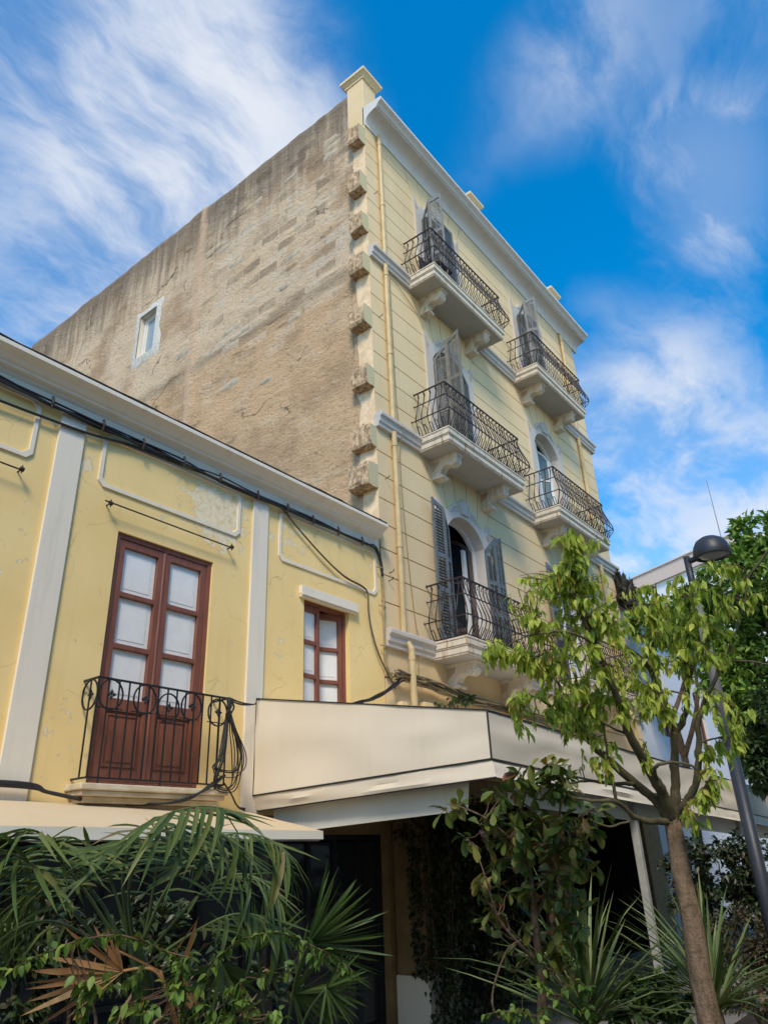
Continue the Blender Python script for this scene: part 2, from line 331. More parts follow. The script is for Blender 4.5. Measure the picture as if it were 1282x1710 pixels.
def m_leaf(name, cols, transl=0.35, rough=0.5, spec=0.4):
    m, t, b = new_mat(name)
    oi = N(t, 'ShaderNodeObjectInfo').outputs['Random']; ri = N(t, 'ShaderNodeNewGeometry').outputs['Random Per Island']
    f = fmath(t, 'FRACT', fmath(t, 'ADD', fmath(t, 'MULTIPLY', oi, 7.31), ri))
    cr = N(t, 'ShaderNodeValToRGB'); cr.color_ramp.interpolation = 'LINEAR'
    while len(cr.color_ramp.elements) < len(cols): cr.color_ramp.elements.new(0.5)
    for e, (p, c) in zip(cr.color_ramp.elements, cols): e.position = p; e.color = (*c, 1)
    t.links.new(f, cr.inputs[0])
    nz = noisef(t, geomco(t), 28, 3)
    c = mixc(t, maprange(t, nz, 0.35, 0.7, 0.0, 0.35), cr.outputs[0], (0.11, 0.15, 0.03))
    t.links.new(c, b.inputs['Base Color']); b.inputs['Roughness'].default_value = rough; b.inputs['Specular IOR Level'].default_value = spec
    tl = N(t, 'ShaderNodeBsdfTranslucent'); t.links.new(mixc(t, 1.0, c, (1.0, 1.0, 0.45), 'MULTIPLY'), tl.inputs[0])
    mx = N(t, 'ShaderNodeMixShader'); mx.inputs[0].default_value = transl
    t.links.new(b.outputs[0], mx.inputs[1]); t.links.new(tl.outputs[0], mx.inputs[2])
    t.links.new(mx.outputs[0], t.nodes['Material Output'].inputs['Surface'])
    return m
M['leaf_tree'] = m_leaf('bright_tree_leaf', [(0, (0.25, 0.36, 0.05)), (0.35, (0.44, 0.56, 0.08)), (0.75, (0.62, 0.70, 0.12)), (0.96, (0.76, 0.77, 0.17)), (1, (0.45, 0.25, 0.06))], 0.5)
M['leaf_shrub'] = m_leaf('shrub_leaf', [(0, (0.06, 0.105, 0.025)), (0.45, (0.12, 0.165, 0.035)), (0.75, (0.21, 0.215, 0.045)), (0.93, (0.30, 0.21, 0.05)), (1, (0.22, 0.07, 0.035))], 0.25, 0.45, 0.3)
M['leaf_palm'] = m_leaf('palm_leaf', [(0, (0.045, 0.085, 0.026)), (0.6, (0.10, 0.155, 0.042)), (0.95, (0.18, 0.20, 0.065)), (1, (0.30, 0.22, 0.10))], 0.25, 0.45, 0.25)
M['leaf_fan'] = m_leaf('fan_palm_leaf', [(0, (0.035, 0.075, 0.022)), (0.6, (0.065, 0.12, 0.032)), (1, (0.11, 0.16, 0.045))], 0.2, 0.45, 0.3)
M['leaf_dead'] = m_leaf('dead_palm_leaf', [(0, (0.28, 0.12, 0.05)), (0.6, (0.42, 0.20, 0.09)), (1, (0.52, 0.31, 0.15))], 0.15, 0.6)
M['leaf_vine'] = m_leaf('creeper_leaf', [(0, (0.07, 0.15, 0.03)), (0.5, (0.13, 0.24, 0.04)), (0.94, (0.24, 0.32, 0.05)), (1, (0.34, 0.2, 0.06))], 0.3)
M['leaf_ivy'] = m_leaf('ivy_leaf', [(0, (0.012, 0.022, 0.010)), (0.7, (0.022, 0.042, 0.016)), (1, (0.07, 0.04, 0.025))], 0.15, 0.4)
M['leaf_yucca'] = m_leaf('spiky_leaf', [(0, (0.06, 0.10, 0.033)), (0.6, (0.14, 0.185, 0.06)), (1, (0.26, 0.28, 0.11))], 0.15, 0.5, 0.25)
M['leaf_back'] = m_leaf('background_leaf', [(0, (0.10, 0.21, 0.045)), (0.6, (0.19, 0.34, 0.07)), (1, (0.36, 0.48, 0.09))], 0.35)
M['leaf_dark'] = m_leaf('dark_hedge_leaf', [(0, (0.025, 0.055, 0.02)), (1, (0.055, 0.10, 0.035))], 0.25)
M['leaf_red'] = m_leaf('reddish_bush_leaf', [(0, (0.09, 0.045, 0.03)), (0.6, (0.08, 0.07, 0.03)), (1, (0.14, 0.07, 0.05))], 0.25)
M['leaf_roof'] = m_leaf('dry_roof_plant_leaf', [(0, (0.035, 0.025, 0.025)), (1, (0.075, 0.045, 0.05))], 0.2)
M['leaf_orange'] = m_leaf('dry_orange_leaf', [(0, (0.40, 0.14, 0.04)), (1, (0.55, 0.24, 0.08))], 0.2)
def m_bark():
    m, t, b = new_mat('grey_brown_bark'); v = geomco(t)
    n1 = noisef(t, mapping(t, v, scale=(1, 1, 0.35)), 22, 8, 0.65); n2 = noisef(t, mapping(t, v, scale=(1, 1, 2.4)), 9, 6, 0.6); n3 = noisef(t, v, 70, 5, 0.7)
    c = mixc(t, maprange(t, n1, 0.35, 0.68), (0.27, 0.185, 0.12), (0.13, 0.09, 0.055))
    c = mixc(t, maprange(t, n2, 0.60, 0.70, 0, 0.7), c, (0.09, 0.06, 0.035)); c = mixc(t, maprange(t, n3, 0.58, 0.7, 0, 0.5), c, (0.36, 0.27, 0.18))
    t.links.new(c, b.inputs['Base Color']); b.inputs['Roughness'].default_value = 0.95; b.inputs['Specular IOR Level'].default_value = 0.1
    bump(t, b, fmath(t, 'ADD', n1, fmath(t, 'ADD', fmath(t, 'MULTIPLY', n2, 0.6), fmath(t, 'MULTIPLY', n3, 0.4))), 1.0, 0.02)
    return m
M['bark'] = m_bark()
M['bark_green'] = plain('olive_branch_bark', (0.125, 0.105, 0.055), 0.85, 0.14, 18, c2=(0.075, 0.062, 0.03), bmp=0.5, bscale=35)
M['twig'] = plain('brown_twig', (0.15, 0.085, 0.05), 0.85, 0.15, 18)
M['rachis'] = plain('green_rachis', (0.10, 0.15, 0.05), 0.5, 0.1)
M['chairfabric'] = plain('dark_chair_fabric', (0.025, 0.022, 0.03), 0.9)

# ------------------------------------------------------------------ mesh helpers
class MB:
    def __init__(s): s.v = []; s.f = []
    def add(s, vs_, fs_):
        o = len(s.v); s.v += [tuple(x) for x in vs_]; s.f += [tuple(i + o for i in f) for f in fs_]; return s
    def box(s, x0, x1, y0, y1, z0, z1):
        return s.add([(x0, y0, z0), (x1, y0, z0), (x1, y1, z0), (x0, y1, z0), (x0, y0, z1), (x1, y0, z1), (x1, y1, z1), (x0, y1, z1)],
                     [(0, 3, 2, 1), (4, 5, 6, 7), (0, 1, 5, 4), (1, 2, 6, 5), (2, 3, 7, 6), (3, 0, 4, 7)])
    def prism(s, poly, y0, y1):          # polygon in XZ, pushed through y
        n = len(poly); a = sum(poly[i][0] * poly[(i + 1) % n][1] - poly[(i + 1) % n][0] * poly[i][1] for i in range(n))
        if a < 0: poly = poly[::-1]
        vs_ = [(x, y0, z) for x, z in poly] + [(x, y1, z) for x, z in poly]
        fs_ = [tuple(range(n)), tuple(range(2 * n - 1, n - 1, -1))] + [(i, i + n, (i + 1) % n + n, (i + 1) % n) for i in range(n)]
        return s.add(vs_, fs_)
    def prism_x(s, poly, x0, x1):        # polygon in YZ, pushed along x
        n = len(poly); a = sum(poly[i][0] * poly[(i + 1) % n][1] - poly[(i + 1) % n][0] * poly[i][1] for i in range(n))
        if a < 0: poly = poly[::-1]
        vs_ = [(x0, y, z) for y, z in poly] + [(x1, y, z) for y, z in poly]
        fs_ = [tuple(range(n - 1, -1, -1)), tuple(range(n, 2 * n))] + [(i, (i + 1) % n, (i + 1) % n + n, i + n) for i in range(n)]
        return s.add(vs_, fs_)
    def tube(s, pts, r, n=6, twist=0.0):
        pts = [Vector(p) for p in pts]
        rs = r if isinstance(r, (list, tuple)) else [r] * len(pts)
        vs_ = []; fs_ = []; ref = None
        for i, p in enumerate(pts):
            d = (pts[min(i + 1, len(pts) - 1)] - pts[max(i - 1, 0)])
            d = d.normalized() if d.length > 1e-9 else Vector((0, 0, 1))
            if ref is None: ref = Vector((0, 0, 1)) if abs(d.z) < 0.9 else Vector((1, 0, 0))
            u = d.cross(ref).normalized() if d.cross(ref).length > 1e-6 else d.orthogonal().normalized()
            q = u.cross(d).normalized(); ref = q
            for k in range(n):
                a = 2 * math.pi * k / n + twist * i + math.pi / n
                vs_.append(p + (u * math.cos(a) + q * math.sin(a)) * rs[i])
        for i in range(len(pts) - 1):
            for k in range(n):
                fs_.append((i * n + k, i * n + (k + 1) % n, (i + 1) * n + (k + 1) % n, (i + 1) * n + k))
        fs_.append(tuple(range(n - 1, -1, -1))); fs_.append(tuple((len(pts) - 1) * n + k for k in range(n)))
        return s.add(vs_, fs_)
    def mesh(s, name, mat, smooth=False):
        me = bpy.data.meshes.new(name); me.from_pydata(s.v, [], s.f); me.update()
        if mat is not None: me.materials.append(mat if not isinstance(mat, str) else M[mat])
        if smooth:
            for p in me.polygons: p.use_smooth = True
        return me
    def build(s, name, mat, parent=None, smooth=False, bevel=0.0):
        return link(name, s.mesh(name, mat, smooth), parent, None, bevel)
def world_of(o):
    m = o.matrix_basis.copy()
    return m if o.parent is None else world_of(o.parent) @ o.matrix_parent_inverse @ m
def link(name, me, parent=None, mat4=None, bevel=0.0):
    o = bpy.data.objects.new(name, me); col.objects.link(o)
    if mat4 is not None: o.matrix_basis = mat4
    if parent is not None:
        o.parent = parent; o.matrix_parent_inverse = world_of(parent).inverted()
    if bevel:
        b = o.modifiers.new('edge', 'BEVEL'); b.width = bevel; b.segments = 2; b.limit_method = 'ANGLE'; b.angle_limit = R_(40)
    return o
def thing(name, loc, label, cat, group=None):
    o = bpy.data.objects.new(name, None); col.objects.link(o); o.location = loc; o.empty_display_size = 0.2
    o['label'] = label; o['category'] = cat
    if group: o['group'] = group
    return o
def tag(o, label, cat, group=None):
    o['label'] = label; o['category'] = cat
    if group: o['group'] = group
    return o
def struct(o): o['kind'] = 'structure'; return o
def stuff(o): o['kind'] = 'stuff'; return o
def smooth_path(pts, k=6):
    pts = [Vector(p) for p in pts]; out = []
    for i in range(len(pts) - 1):
        p0 = pts[max(i - 1, 0)]; p1 = pts[i]; p2 = pts[i + 1]; p3 = pts[min(i + 2, len(pts) - 1)]
        for j in range(k):
            t = j / k
            out.append(0.5 * ((2 * p1) + (p2 - p0) * t + (2 * p0 - 5 * p1 + 4 * p2 - p3) * t * t + (3 * p1 - p0 - 3 * p2 + p3) * t ** 3))
    out.append(pts[-1]); return out
def wall_holes(mb, x0, x1, z0, z1, holes, y, depth):
    xs = sorted(set([x0, x1] + [h[0] for h in holes] + [h[1] for h in holes])); zs = sorted(set([z0, z1] + [h[2] for h in holes] + [h[3] for h in holes]))
    for i in range(len(xs) - 1):
        for k in range(len(zs) - 1):
            cx, cz = (xs[i] + xs[i + 1]) / 2, (zs[k] + zs[k + 1]) / 2
            if any(h[0] < cx < h[1] and h[2] < cz < h[3] for h in holes): continue
            for yy in (y, y + depth):
                q = [(xs[i], yy, zs[k]), (xs[i + 1], yy, zs[k]), (xs[i + 1], yy, zs[k + 1]), (xs[i], yy, zs[k + 1])]
                mb.add(q, [(0, 1, 2, 3)] if yy == y else [(3, 2, 1, 0)])
    for (a, b, c, d) in holes + [(x0, x1, z0, z1)]:
        for p, q in (((a, c), (b, c)), ((b, c), (b, d)), ((b, d), (a, d)), ((a, d), (a, c))):
            mb.add([(p[0], y, p[1]), (q[0], y, q[1]), (q[0], y + depth, q[1]), (p[0], y + depth, p[1])], [(0, 1, 2, 3)])
GZ = -0.35

# ------------------------------------------------------------------ ground
g = MB(); g.add([(-400, -400, GZ), (400, -400, GZ), (400, 400, GZ), (-400, 400, GZ)], [(0, 1, 2, 3)])
struct(g.build('ground', 'ground'))
g = MB(); g.box(-40, 60, -9.5, 0.0, GZ + 0.002, GZ + 0.12); struct(g.build('pavement', 'paving'))
g = MB(); g.box(-8.6, 3.5, -5.9, -3.75, GZ + 0.1, GZ + 0.2); struct(g.build('planting_bed', 'soil'))

# ------------------------------------------------------------------ tall house
XR = 10.95                                   # right corner
FL = [5.08, 9.20, 13.35]                     # balcony floors
XC = [2.76, 7.45]                            # window axes
STR = [(4.78, 5.08), (8.90, 9.20), (13.05, 13.35)]
CORN = 17.15
HO = 0.70; SP = 2.42; RISE = 0.46
RAD = (HO * HO + RISE * RISE) / (2 * RISE); ZC = SP + RISE - RAD; AMAX = math.asin(HO / RAD)
TH = thing('tall_house', (0, 0, GZ), 'tall yellow three-balcony-storey house with bare weathered side wall and toothed stone corner', 'house')

def arc(xc, F, r, a0, a1, n):
    return [(xc + r * math.sin(a0 + (a1 - a0) * i / n), F + ZC + r * math.cos(a0 + (a1 - a0) * i / n)) for i in range(n + 1)]
# backing wall behind the courses, with arched openings
bw = MB()
holes_x = [(xc - HO - 0.02, xc + HO + 0.02) for xc in XC]
YB = 0.03
edges = [0.0, holes_x[0][0], holes_x[0][1], holes_x[1][0], holes_x[1][1], XR]
for i in (0, 2, 4):
    bw.box(edges[i], edges[i + 1], YB, 0.34, 2.9, 17.6)
for xi, xc in enumerate(XC):
    x0, x1 = holes_x[xi]
    prev = 2.9
    for F in FL:
        bw.box(x0, x1, YB, 0.34, prev, F + 0.02)
        top = {5.08: 8.0, 9.20: 12.2, 13.35: 16.4}[F] + 0.9
        poly = [(x0, F + SP)] + arc(xc, F, RAD + 0.02, -AMAX, AMAX, 10) + [(x1, F + SP), (x1, top), (x0, top)]
        bw.prism(poly, YB, 0.34); prev = top
    bw.box(x0, x1, YB, 0.34, prev, 17.6)
# ground floor: corner piers and a beam
bw.box(0.0, 0.63, YB, 0.34, GZ, 2.9); bw.box(9.9, XR, YB, 0.34, GZ, 2.9); bw.box(5.0, 5.6, YB, 0.34, GZ, 2.9)
bw.box(0.0, XR, 0.005, 0.33, 2.55, 2.9)
bw.build('wall', 'groove', TH)
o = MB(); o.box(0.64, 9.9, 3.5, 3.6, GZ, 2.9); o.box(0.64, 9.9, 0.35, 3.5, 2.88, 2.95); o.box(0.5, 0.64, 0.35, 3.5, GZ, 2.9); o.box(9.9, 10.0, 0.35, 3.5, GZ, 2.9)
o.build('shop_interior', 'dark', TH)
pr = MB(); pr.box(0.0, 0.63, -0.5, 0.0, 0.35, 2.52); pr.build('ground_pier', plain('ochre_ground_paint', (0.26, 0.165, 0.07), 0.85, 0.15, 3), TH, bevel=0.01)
pr = MB(); pr.box(-0.04, 0.67, -0.54, 0.0, GZ, 0.35); pr.build('pier_plinth', 'trim', TH, bevel=0.015)

# rusticated courses: one piece for each course, cut round the windows and the fans above them
bands = [(2.9, STR[0][0], None, 4), (STR[0][1], STR[1][0], FL[0], 8), (STR[1][1], STR[2][0], FL[1], 8), (STR[2][1], CORN, FL[2], 8)]
GAP = 0.011
for (z0, z1, F, n) in bands:
    h = (z1 - z0) / n
    for i in range(n):
        a, b = z0 + i * h + GAP, z0 + (i + 1) * h - (GAP if i < n - 1 else 0)
        m = MB()
        if F is None:
            m.box(0, XR, 0, 0.028, a, b)
        else:
            def half(z):
                zr = z - F
                if zr <= SP: return HO + 0.02
                return HO + 0.02 + (zr - SP) / (z1 - F - SP) * 0.58
            cuts = [a, b] if not (a < F + SP < b) else [a, F + SP, b]
            # left piece, middle piece, right piece
            L = [(0.0, a)] + [(XC[0] - half(z), z) for z in cuts] + [(0.0, b)]
            C = [(XC[0] + half(z), z) for z in cuts][::-1] + [(XC[1] - half(z), z) for z in cuts]
            Rr = [(XC[1] + half(z), z) for z in cuts][::-1] + [(XR, a), (XR, b)]
            for pl in (L, C, Rr):
                m = MB(); m.prism(pl, 0.0, 0.028); m.build('facade_course', 'facade', TH)
            continue
        m.build('facade_course', 'facade', TH)
for F, zt in zip(FL, (STR[1][0], STR[2][0], CORN)):
    for xc in XC:
        an = [-AMAX, R_(-40), R_(-14), R_(14), R_(40), AMAX]; ox = [-1.29, -0.74, -0.25, 0.25, 0.74, 1.29]
        for k in range(5):
            e = 0.012
            inner = arc(xc, F, RAD + 0.03, an[k] + e, an[k + 1] - e, 4)
            m = MB(); m.prism([(xc + ox[k] + e, zt)] + inner + [(xc + ox[k + 1] - e, zt)], 0.0, 0.028)
            m.build('voussoir', 'facade', TH)
# string courses
prof = [(0.03, 0), (-0.15, 0), (-0.16, -0.02), (-0.16, -0.08), (-0.115, -0.11), (-0.105, -0.20), (-0.075, -0.22), (-0.07, -0.29), (0.03, -0.30)]
for (z0, z1) in STR:
    m = MB(); m.prism_x([(y, z1 + z) for y, z in prof], -0.02, XR + 0.14); m.build('string_course', 'trimgrey', TH, bevel=0.008)
# crowning cornice: a deep cove with fillets
cov = [(0.03, 17.1), (-0.03, 17.1), (-0.035, 17.17)] + [(-0.05 - 0.30 * (1 - math.cos(t)), 17.19 + 0.22 * math.sin(t)) for t in [i * math.pi / 16 for i in range(1, 9)]] + \
      [(-0.37, 17.42), (-0.37, 17.445), (-0.40, 17.45), (-0.40, 17.475), (-0.44, 17.52), (-0.50, 17.56), (-0.52, 17.575), (-0.52, 17.64), (-0.50, 17.66), (0.03, 17.72)]
m = MB(); m.prism_x(cov, -0.02, XR + 0.3); m.build('cornice', 'cornice', TH)
# parapet behind it and the square piers that stand on it
m = MB(); m.box(0.45, XR, 0.02, 0.3, 17.6, 18.1); m.build('parapet', 'facade', TH)
for px_, xx in ((0, 0.0), (1, 4.78), (2, 9.85)):
    m = MB(); m.box(xx - (0.02 if px_ == 0 else 0), xx + 0.46, -0.004, 0.493, 17.0 if px_ == 0 else 17.72, 18.82)
    pz = m.build('parapet_pier', 'facade', TH, bevel=0.01)
    m = MB()
    def rect(o_, z): return [(xx - o_, -o_, z), (xx + 0.46 + o_, -o_, z), (xx + 0.46 + o_, 0.49 + o_, z), (xx - o_, 0.49 + o_, z)]
    lv = [rect(0.02, 18.76), rect(0.045, 18.77), rect(0.045, 18.82), rect(0.07, 18.85), rect(0.11, 18.90), rect(0.135, 18.92), rect(0.135, 19.0), rect(0.10, 19.03), rect(0.0, 19.07)]
    for l_ in lv: m.v += l_
    for j in range(len(lv) - 1):
        for q in range(4): m.f.append((j * 4 + q, j * 4 + (q + 1) % 4, j * 4 + 4 + (q + 1) % 4, j * 4 + 4 + q))
    m.f.append((3, 2, 1, 0)); m.f.append(tuple(len(m.v) - 4 + q for q in range(4)))
    m.build('pier_cap', 'facade', pz)
# shell: right wall, back wall, roof, floors
m = MB(); m.box(XR - 0.3, XR - 0.01, 0.34, 15.5, GZ, 17.55); m.build('right_wall', 'facade', TH)
m = MB(); m.box(0.3, XR - 0.3, 15.2, 15.5, GZ, 18.0); m.build('back_wall', 'groove', TH)
m = MB(); m.box(0.3, XR - 0.3, 0.34, 15.2, 17.4, 17.6); m.build('roof', 'tar', TH)
m = MB()
for F in FL: m.box(0.3, XR - 0.3, 0.34, 15.2, F - 0.25, F - 0.02)
m.box(0.3, XR - 0.3, 4.5, 4.6, 3.0, 17.4); m.box(5.0, 5.15, 0.34, 4.5, 3.0, 17.4)
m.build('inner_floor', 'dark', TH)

# ---- quoin teeth on the left corner
QZ = [(16.45, 16.98), (14.93, 15.44), (13.75, 14.21), (12.61, 13.06), (11.21, 11.66), (9.78, 10.22), (8.48, 8.92), (7.64, 8.10)]
for i, (a, b) in enumerate(QZ):
    xl = [-0.24, -0.25, -0.23, -0.24, -0.25, -0.23, -0.17, -0.27][i]; yd = [0.33, 0.34, 0.34, 0.40, 0.40, 0.39, 0.46, 0.48][i]
    rnd = random.Random(i + 3); m = MB()
    nx, ny, nz = 3, 5, 5; vs_ = {}
    def pt(ix, iy, iz):
        x = xl + (0.0 - xl) * ix / nx; y = yd * iy / ny; z = a + (b - a) * iz / nz
        if ix == 0: x += 0.03 * noise.noise((y * 6 + i, z * 6, 1.3)) + (0.015 if iz in (0, nz) else 0)
        if iy == ny: y += 0.05 * noise.noise((x * 6, z * 7, i))
        if iz == 0: z += 0.04 * noise.noise((x * 7 + i * 3, y * 7, 4.2)) + 0.02 * (ix == 0)
        if iz == nz: z += 0.03 * noise.noise((x * 7 + i * 5, y * 7, 9.2))
        return (x, y - (0.001 if iy == 0 else 0), z)
    faces = []
    def vid(ix, iy, iz):
        k = (ix, iy, iz)
        if k not in vs_: vs_[k] = len(m.v); m.v.append(pt(ix, iy, iz))
        return vs_[k]
    for iy in range(ny):
        for iz in range(nz): m.f.append((vid(0, iy, iz), vid(0, iy, iz + 1), vid(0, iy + 1, iz + 1), vid(0, iy + 1, iz)))
    for ix in range(nx):
        for iz in range(nz): m.f.append((vid(ix, 0, iz), vid(ix + 1, 0, iz), vid(ix + 1, 0, iz + 1), vid(ix, 0, iz + 1))); m.f.append((vid(ix, ny, iz), vid(ix, ny, iz + 1), vid(ix + 1, ny, iz + 1), vid(ix + 1, ny, iz)))
        for iy in range(ny): m.f.append((vid(ix, iy, 0), vid(ix, iy + 1, 0), vid(ix + 1, iy + 1, 0), vid(ix + 1, iy, 0))); m.f.append((vid(ix, iy, nz), vid(ix + 1, iy, nz), vid(ix + 1, iy + 1, nz), vid(ix, iy + 1, nz)))
    m.build('quoin_stone', 'quoin', TH)
# bare cream stone between the teeth
zs = [7.0] + [v for q in QZ[::-1] for v in q]
for i in range(0, len(zs) - 1, 2):
    a, b = zs[i], zs[i + 1]; n = 6; m = MB(); pl = []
    rowv = []
    for k in range(n + 1):
        z = a - 0.02 + (b - a + 0.04) * k / n; yb = 0.37 + 0.08 * noise.noise((z * 3, i, 2.2))
        rowv.append([(-0.012 + 0.012 * noise.noise((z * 5, j * 1.7, i)), yb * j / 3, z) for j in range(4)])
    for k in range(n):
        for j in range(3):
            o_ = len(m.v); m.v += [rowv[k][j], rowv[k][j + 1], rowv[k + 1][j + 1], rowv[k + 1][j]]; m.f.append((o_ + 3, o_ + 2, o_ + 1, o_))
    m.build('quoin_recess', 'cream_stone', TH)

# ---- party wall: lumpy render over courses of rubble
WY0, WY1, WZ0, WZ1 = 7.68, 8.46, 14.66, 16.16
ys = sorted(set([round(0.02 + 0.14 * i, 3) for i in range(111)] + [WY0, WY1, 0.48, 0.49])); zs = sorted(set([round(6.0 + 0.12 * i, 3) for i in range(106)] + [WZ0, WZ1]))
pm = MB(); idx = {}
def ptop(y): return 17.3 if y < 0.485 else 18.56 + 0.012 * y + (0.05 if y > 5.85 else 0) + 0.035 * noise.noise((y * 0.9, 3, 1)) + 0.02 * noise.noise((y * 4, 7, 1))
for i, y in enumerate(ys):
    top = ptop(y)
    for k, z in enumerate(zs):
        z2 = 6.0 + (z - 6.0) * (top - 6.0) / 12.6 if not (WY0 - 0.5 < y < WY1 + 0.5 and WZ0 - 0.5 < z < WZ1 + 0.5) else z
        row = math.floor((z + 0.2 * noise.noise((y * 0.5, z * 0.5, 5))) / 0.27)
        blk = math.floor((y + (0.31 if row % 2 else 0)) / 0.62)
        rel = 0.03 * noise.noise((y * 0.8, z * 0.8, 0)) + 0.02 * noise.noise((y * 2.5, z * 3.5, 4)) + 0.012 * noise.noise((row * 3.7, blk * 5.1, 2.2))
        if abs(y - 5.85) < 0.1: rel += 0.03
        if y < 0.3: rel = min(rel, 0.0)
        if WY0 - 0.2 < y < WY1 + 0.2 and WZ0 - 0.2 < z < WZ1 + 0.2: rel = 0
        idx[i, k] = len(pm.v); pm.v.append((0.0 - rel, y, z2))
for i in range(len(ys) - 1):
    for k in range(len(zs) - 1):
        if WY0 <= ys[i] < WY1 and WZ0 <= zs[k] < WZ1: continue
        pm.f.append((idx[i, k + 1], idx[i + 1, k + 1], idx[i + 1, k], idx[i, k]))
for i in range(len(ys) - 1):                         # coping
    a, b = idx[i, len(zs) - 1], idx[i + 1, len(zs) - 1]
    o_ = len(pm.v); pm.v += [(0.32, ys[i], pm.v[a][2]), (0.32, ys[i + 1], pm.v[b][2]), (0.32, ys[i], 17.4), (0.32, ys[i + 1], 17.4)]
    pm.f.append((a, o_, o_ + 1, b)); pm.f.append((o_, o_ + 2, o_ + 3, o_ + 1))
pm.build('party_wall', 'party', TH, smooth=True)
# mortared stones that show through
rs = random.Random(5)
for k in range(64):
    while True:
        y = rs.uniform(0.7, 6.6); z = rs.uniform(10.6, 17.6)
        if rs.random() < (0.35 + 0.65 * (z > 12.6)): break
    row = round(z / 0.27); z = row * 0.27 - 0.10 * noise.noise((y * 0.5, z * 0.5, 5)); wd = rs.uniform(0.16, 0.40); ht = rs.uniform(0.07, 0.13)
    nn = 11; m = MB(); d = 0.004 + 0.005 * rs.random() + 0.03 * noise.noise((y * 0.8, z * 0.8, 0)) + 0.02 * noise.noise((y * 2.5, z * 3.5, 4))
    ring = []
    for j in range(nn):
        a = 2 * math.pi * j / nn; q = 0.80 + 0.3 * rs.random()
        sy = math.copysign(abs(math.cos(a)) ** 0.55, math.cos(a)); sz = math.copysign(abs(math.sin(a)) ** 0.55, math.sin(a))
        ring.append((y + wd * sy * q, z + ht * sz * q))
    m.v = [(0.012 - d, a, b) for a, b in ring] + [(-d, y + (a - y) * 0.8, z + (b - z) * 0.7) for a, b in ring] + [(-d - 0.006, y, z)]
    for j in range(nn):
        j2 = (j + 1) % nn; m.f.append((j, j2, nn + j2, nn + j)); m.f.append((nn + j, nn + j2, 2 * nn))
    m.build('stone_block', 'party' if k % 3 else 'stone', TH, smooth=True)
# small window in it
m = MB()
for a, b in (((WY0, WZ0), (WY1, WZ0)), ((WY1, WZ0), (WY1, WZ1)), ((WY1, WZ1), (WY0, WZ1)), ((WY0, WZ1), (WY0, WZ0))):
    m.add([(0, a[0], a[1]), (0, b[0], b[1]), (0.24, b[0], b[1]), (0.24, a[0], a[1])], [(0, 1, 2, 3)])
m.build('window_reveal', 'trim', TH)
rng = random.Random(9); outer = []; inner = []
for j in range(28):
    u = j / 28 * 4; s_ = int(u); f_ = u - s_
    c4 = [(WY0, WZ0), (WY1, WZ0), (WY1, WZ1), (WY0, WZ1), (WY0, WZ0)]
    y = c4[s_][0] + (c4[s_ + 1][0] - c4[s_][0]) * f_; z = c4[s_][1] + (c4[s_ + 1][1] - c4[s_][1]) * f_
    cy, cz = (WY0 + WY1) / 2, (WZ0 + WZ1) / 2; q = 0.20 + 0.14 * rng.random()
    inner.append((y, z)); outer.append((y + math.copysign(q if abs(y - cy) > 0.3 else 0, y - cy), z + math.copysign(q if abs(z - cz) > 0.6 else 0, z - cz)))
m = MB(); m.v = [(-0.03, y, z) for y, z in inner] + [(-0.022, (y + a) / 2, (z + b) / 2) for (y, z), (a, b) in zip(inner, outer)] + [(0.01, y, z) for y, z in outer]
for j in range(28):
    j2 = (j + 1) % 28
    m.f.append((j, j2, 28 + j2, 28 + j)); m.f.append((28 + j, 28 + j2, 56 + j2, 56 + j))
m.build('mortar_patch', 'plaster', TH, smooth=True)
def frame_yz(name, x0, x1, y0, y1, z0, z1, t, mat, parent):
    m = MB(); m.box(x0, x1, y0, y0 + t, z0, z1); m.box(x0, x1, y1 - t, y1, z0, z1); m.box(x0, x1, y0 + t, y1 - t, z0, z0 + t); m.box(x0, x1, y0 + t, y1 - t, z1 - t, z1)
    return m.build(name, mat, parent, bevel=0.006)
wf = frame_yz('side_window', 0.13, 0.20, WY0 + 0.01, WY1 - 0.01, WZ0 + 0.01, WZ1 - 0.01, 0.07, 'wframe', TH)
frame_yz('sash', 0.15, 0.19, WY0 + 0.09, WY1 - 0.09, WZ0 + 0.09, WZ1 - 0.09, 0.05, 'trim', wf)
m = MB(); m.box(0.17, 0.175, WY0 + 0.12, WY1 - 0.12, WZ0 + 0.12, WZ1 - 0.12); m.build('pane', m_glass('side_pane_glass', (0.30, 0.36, 0.40), 0.05), wf)

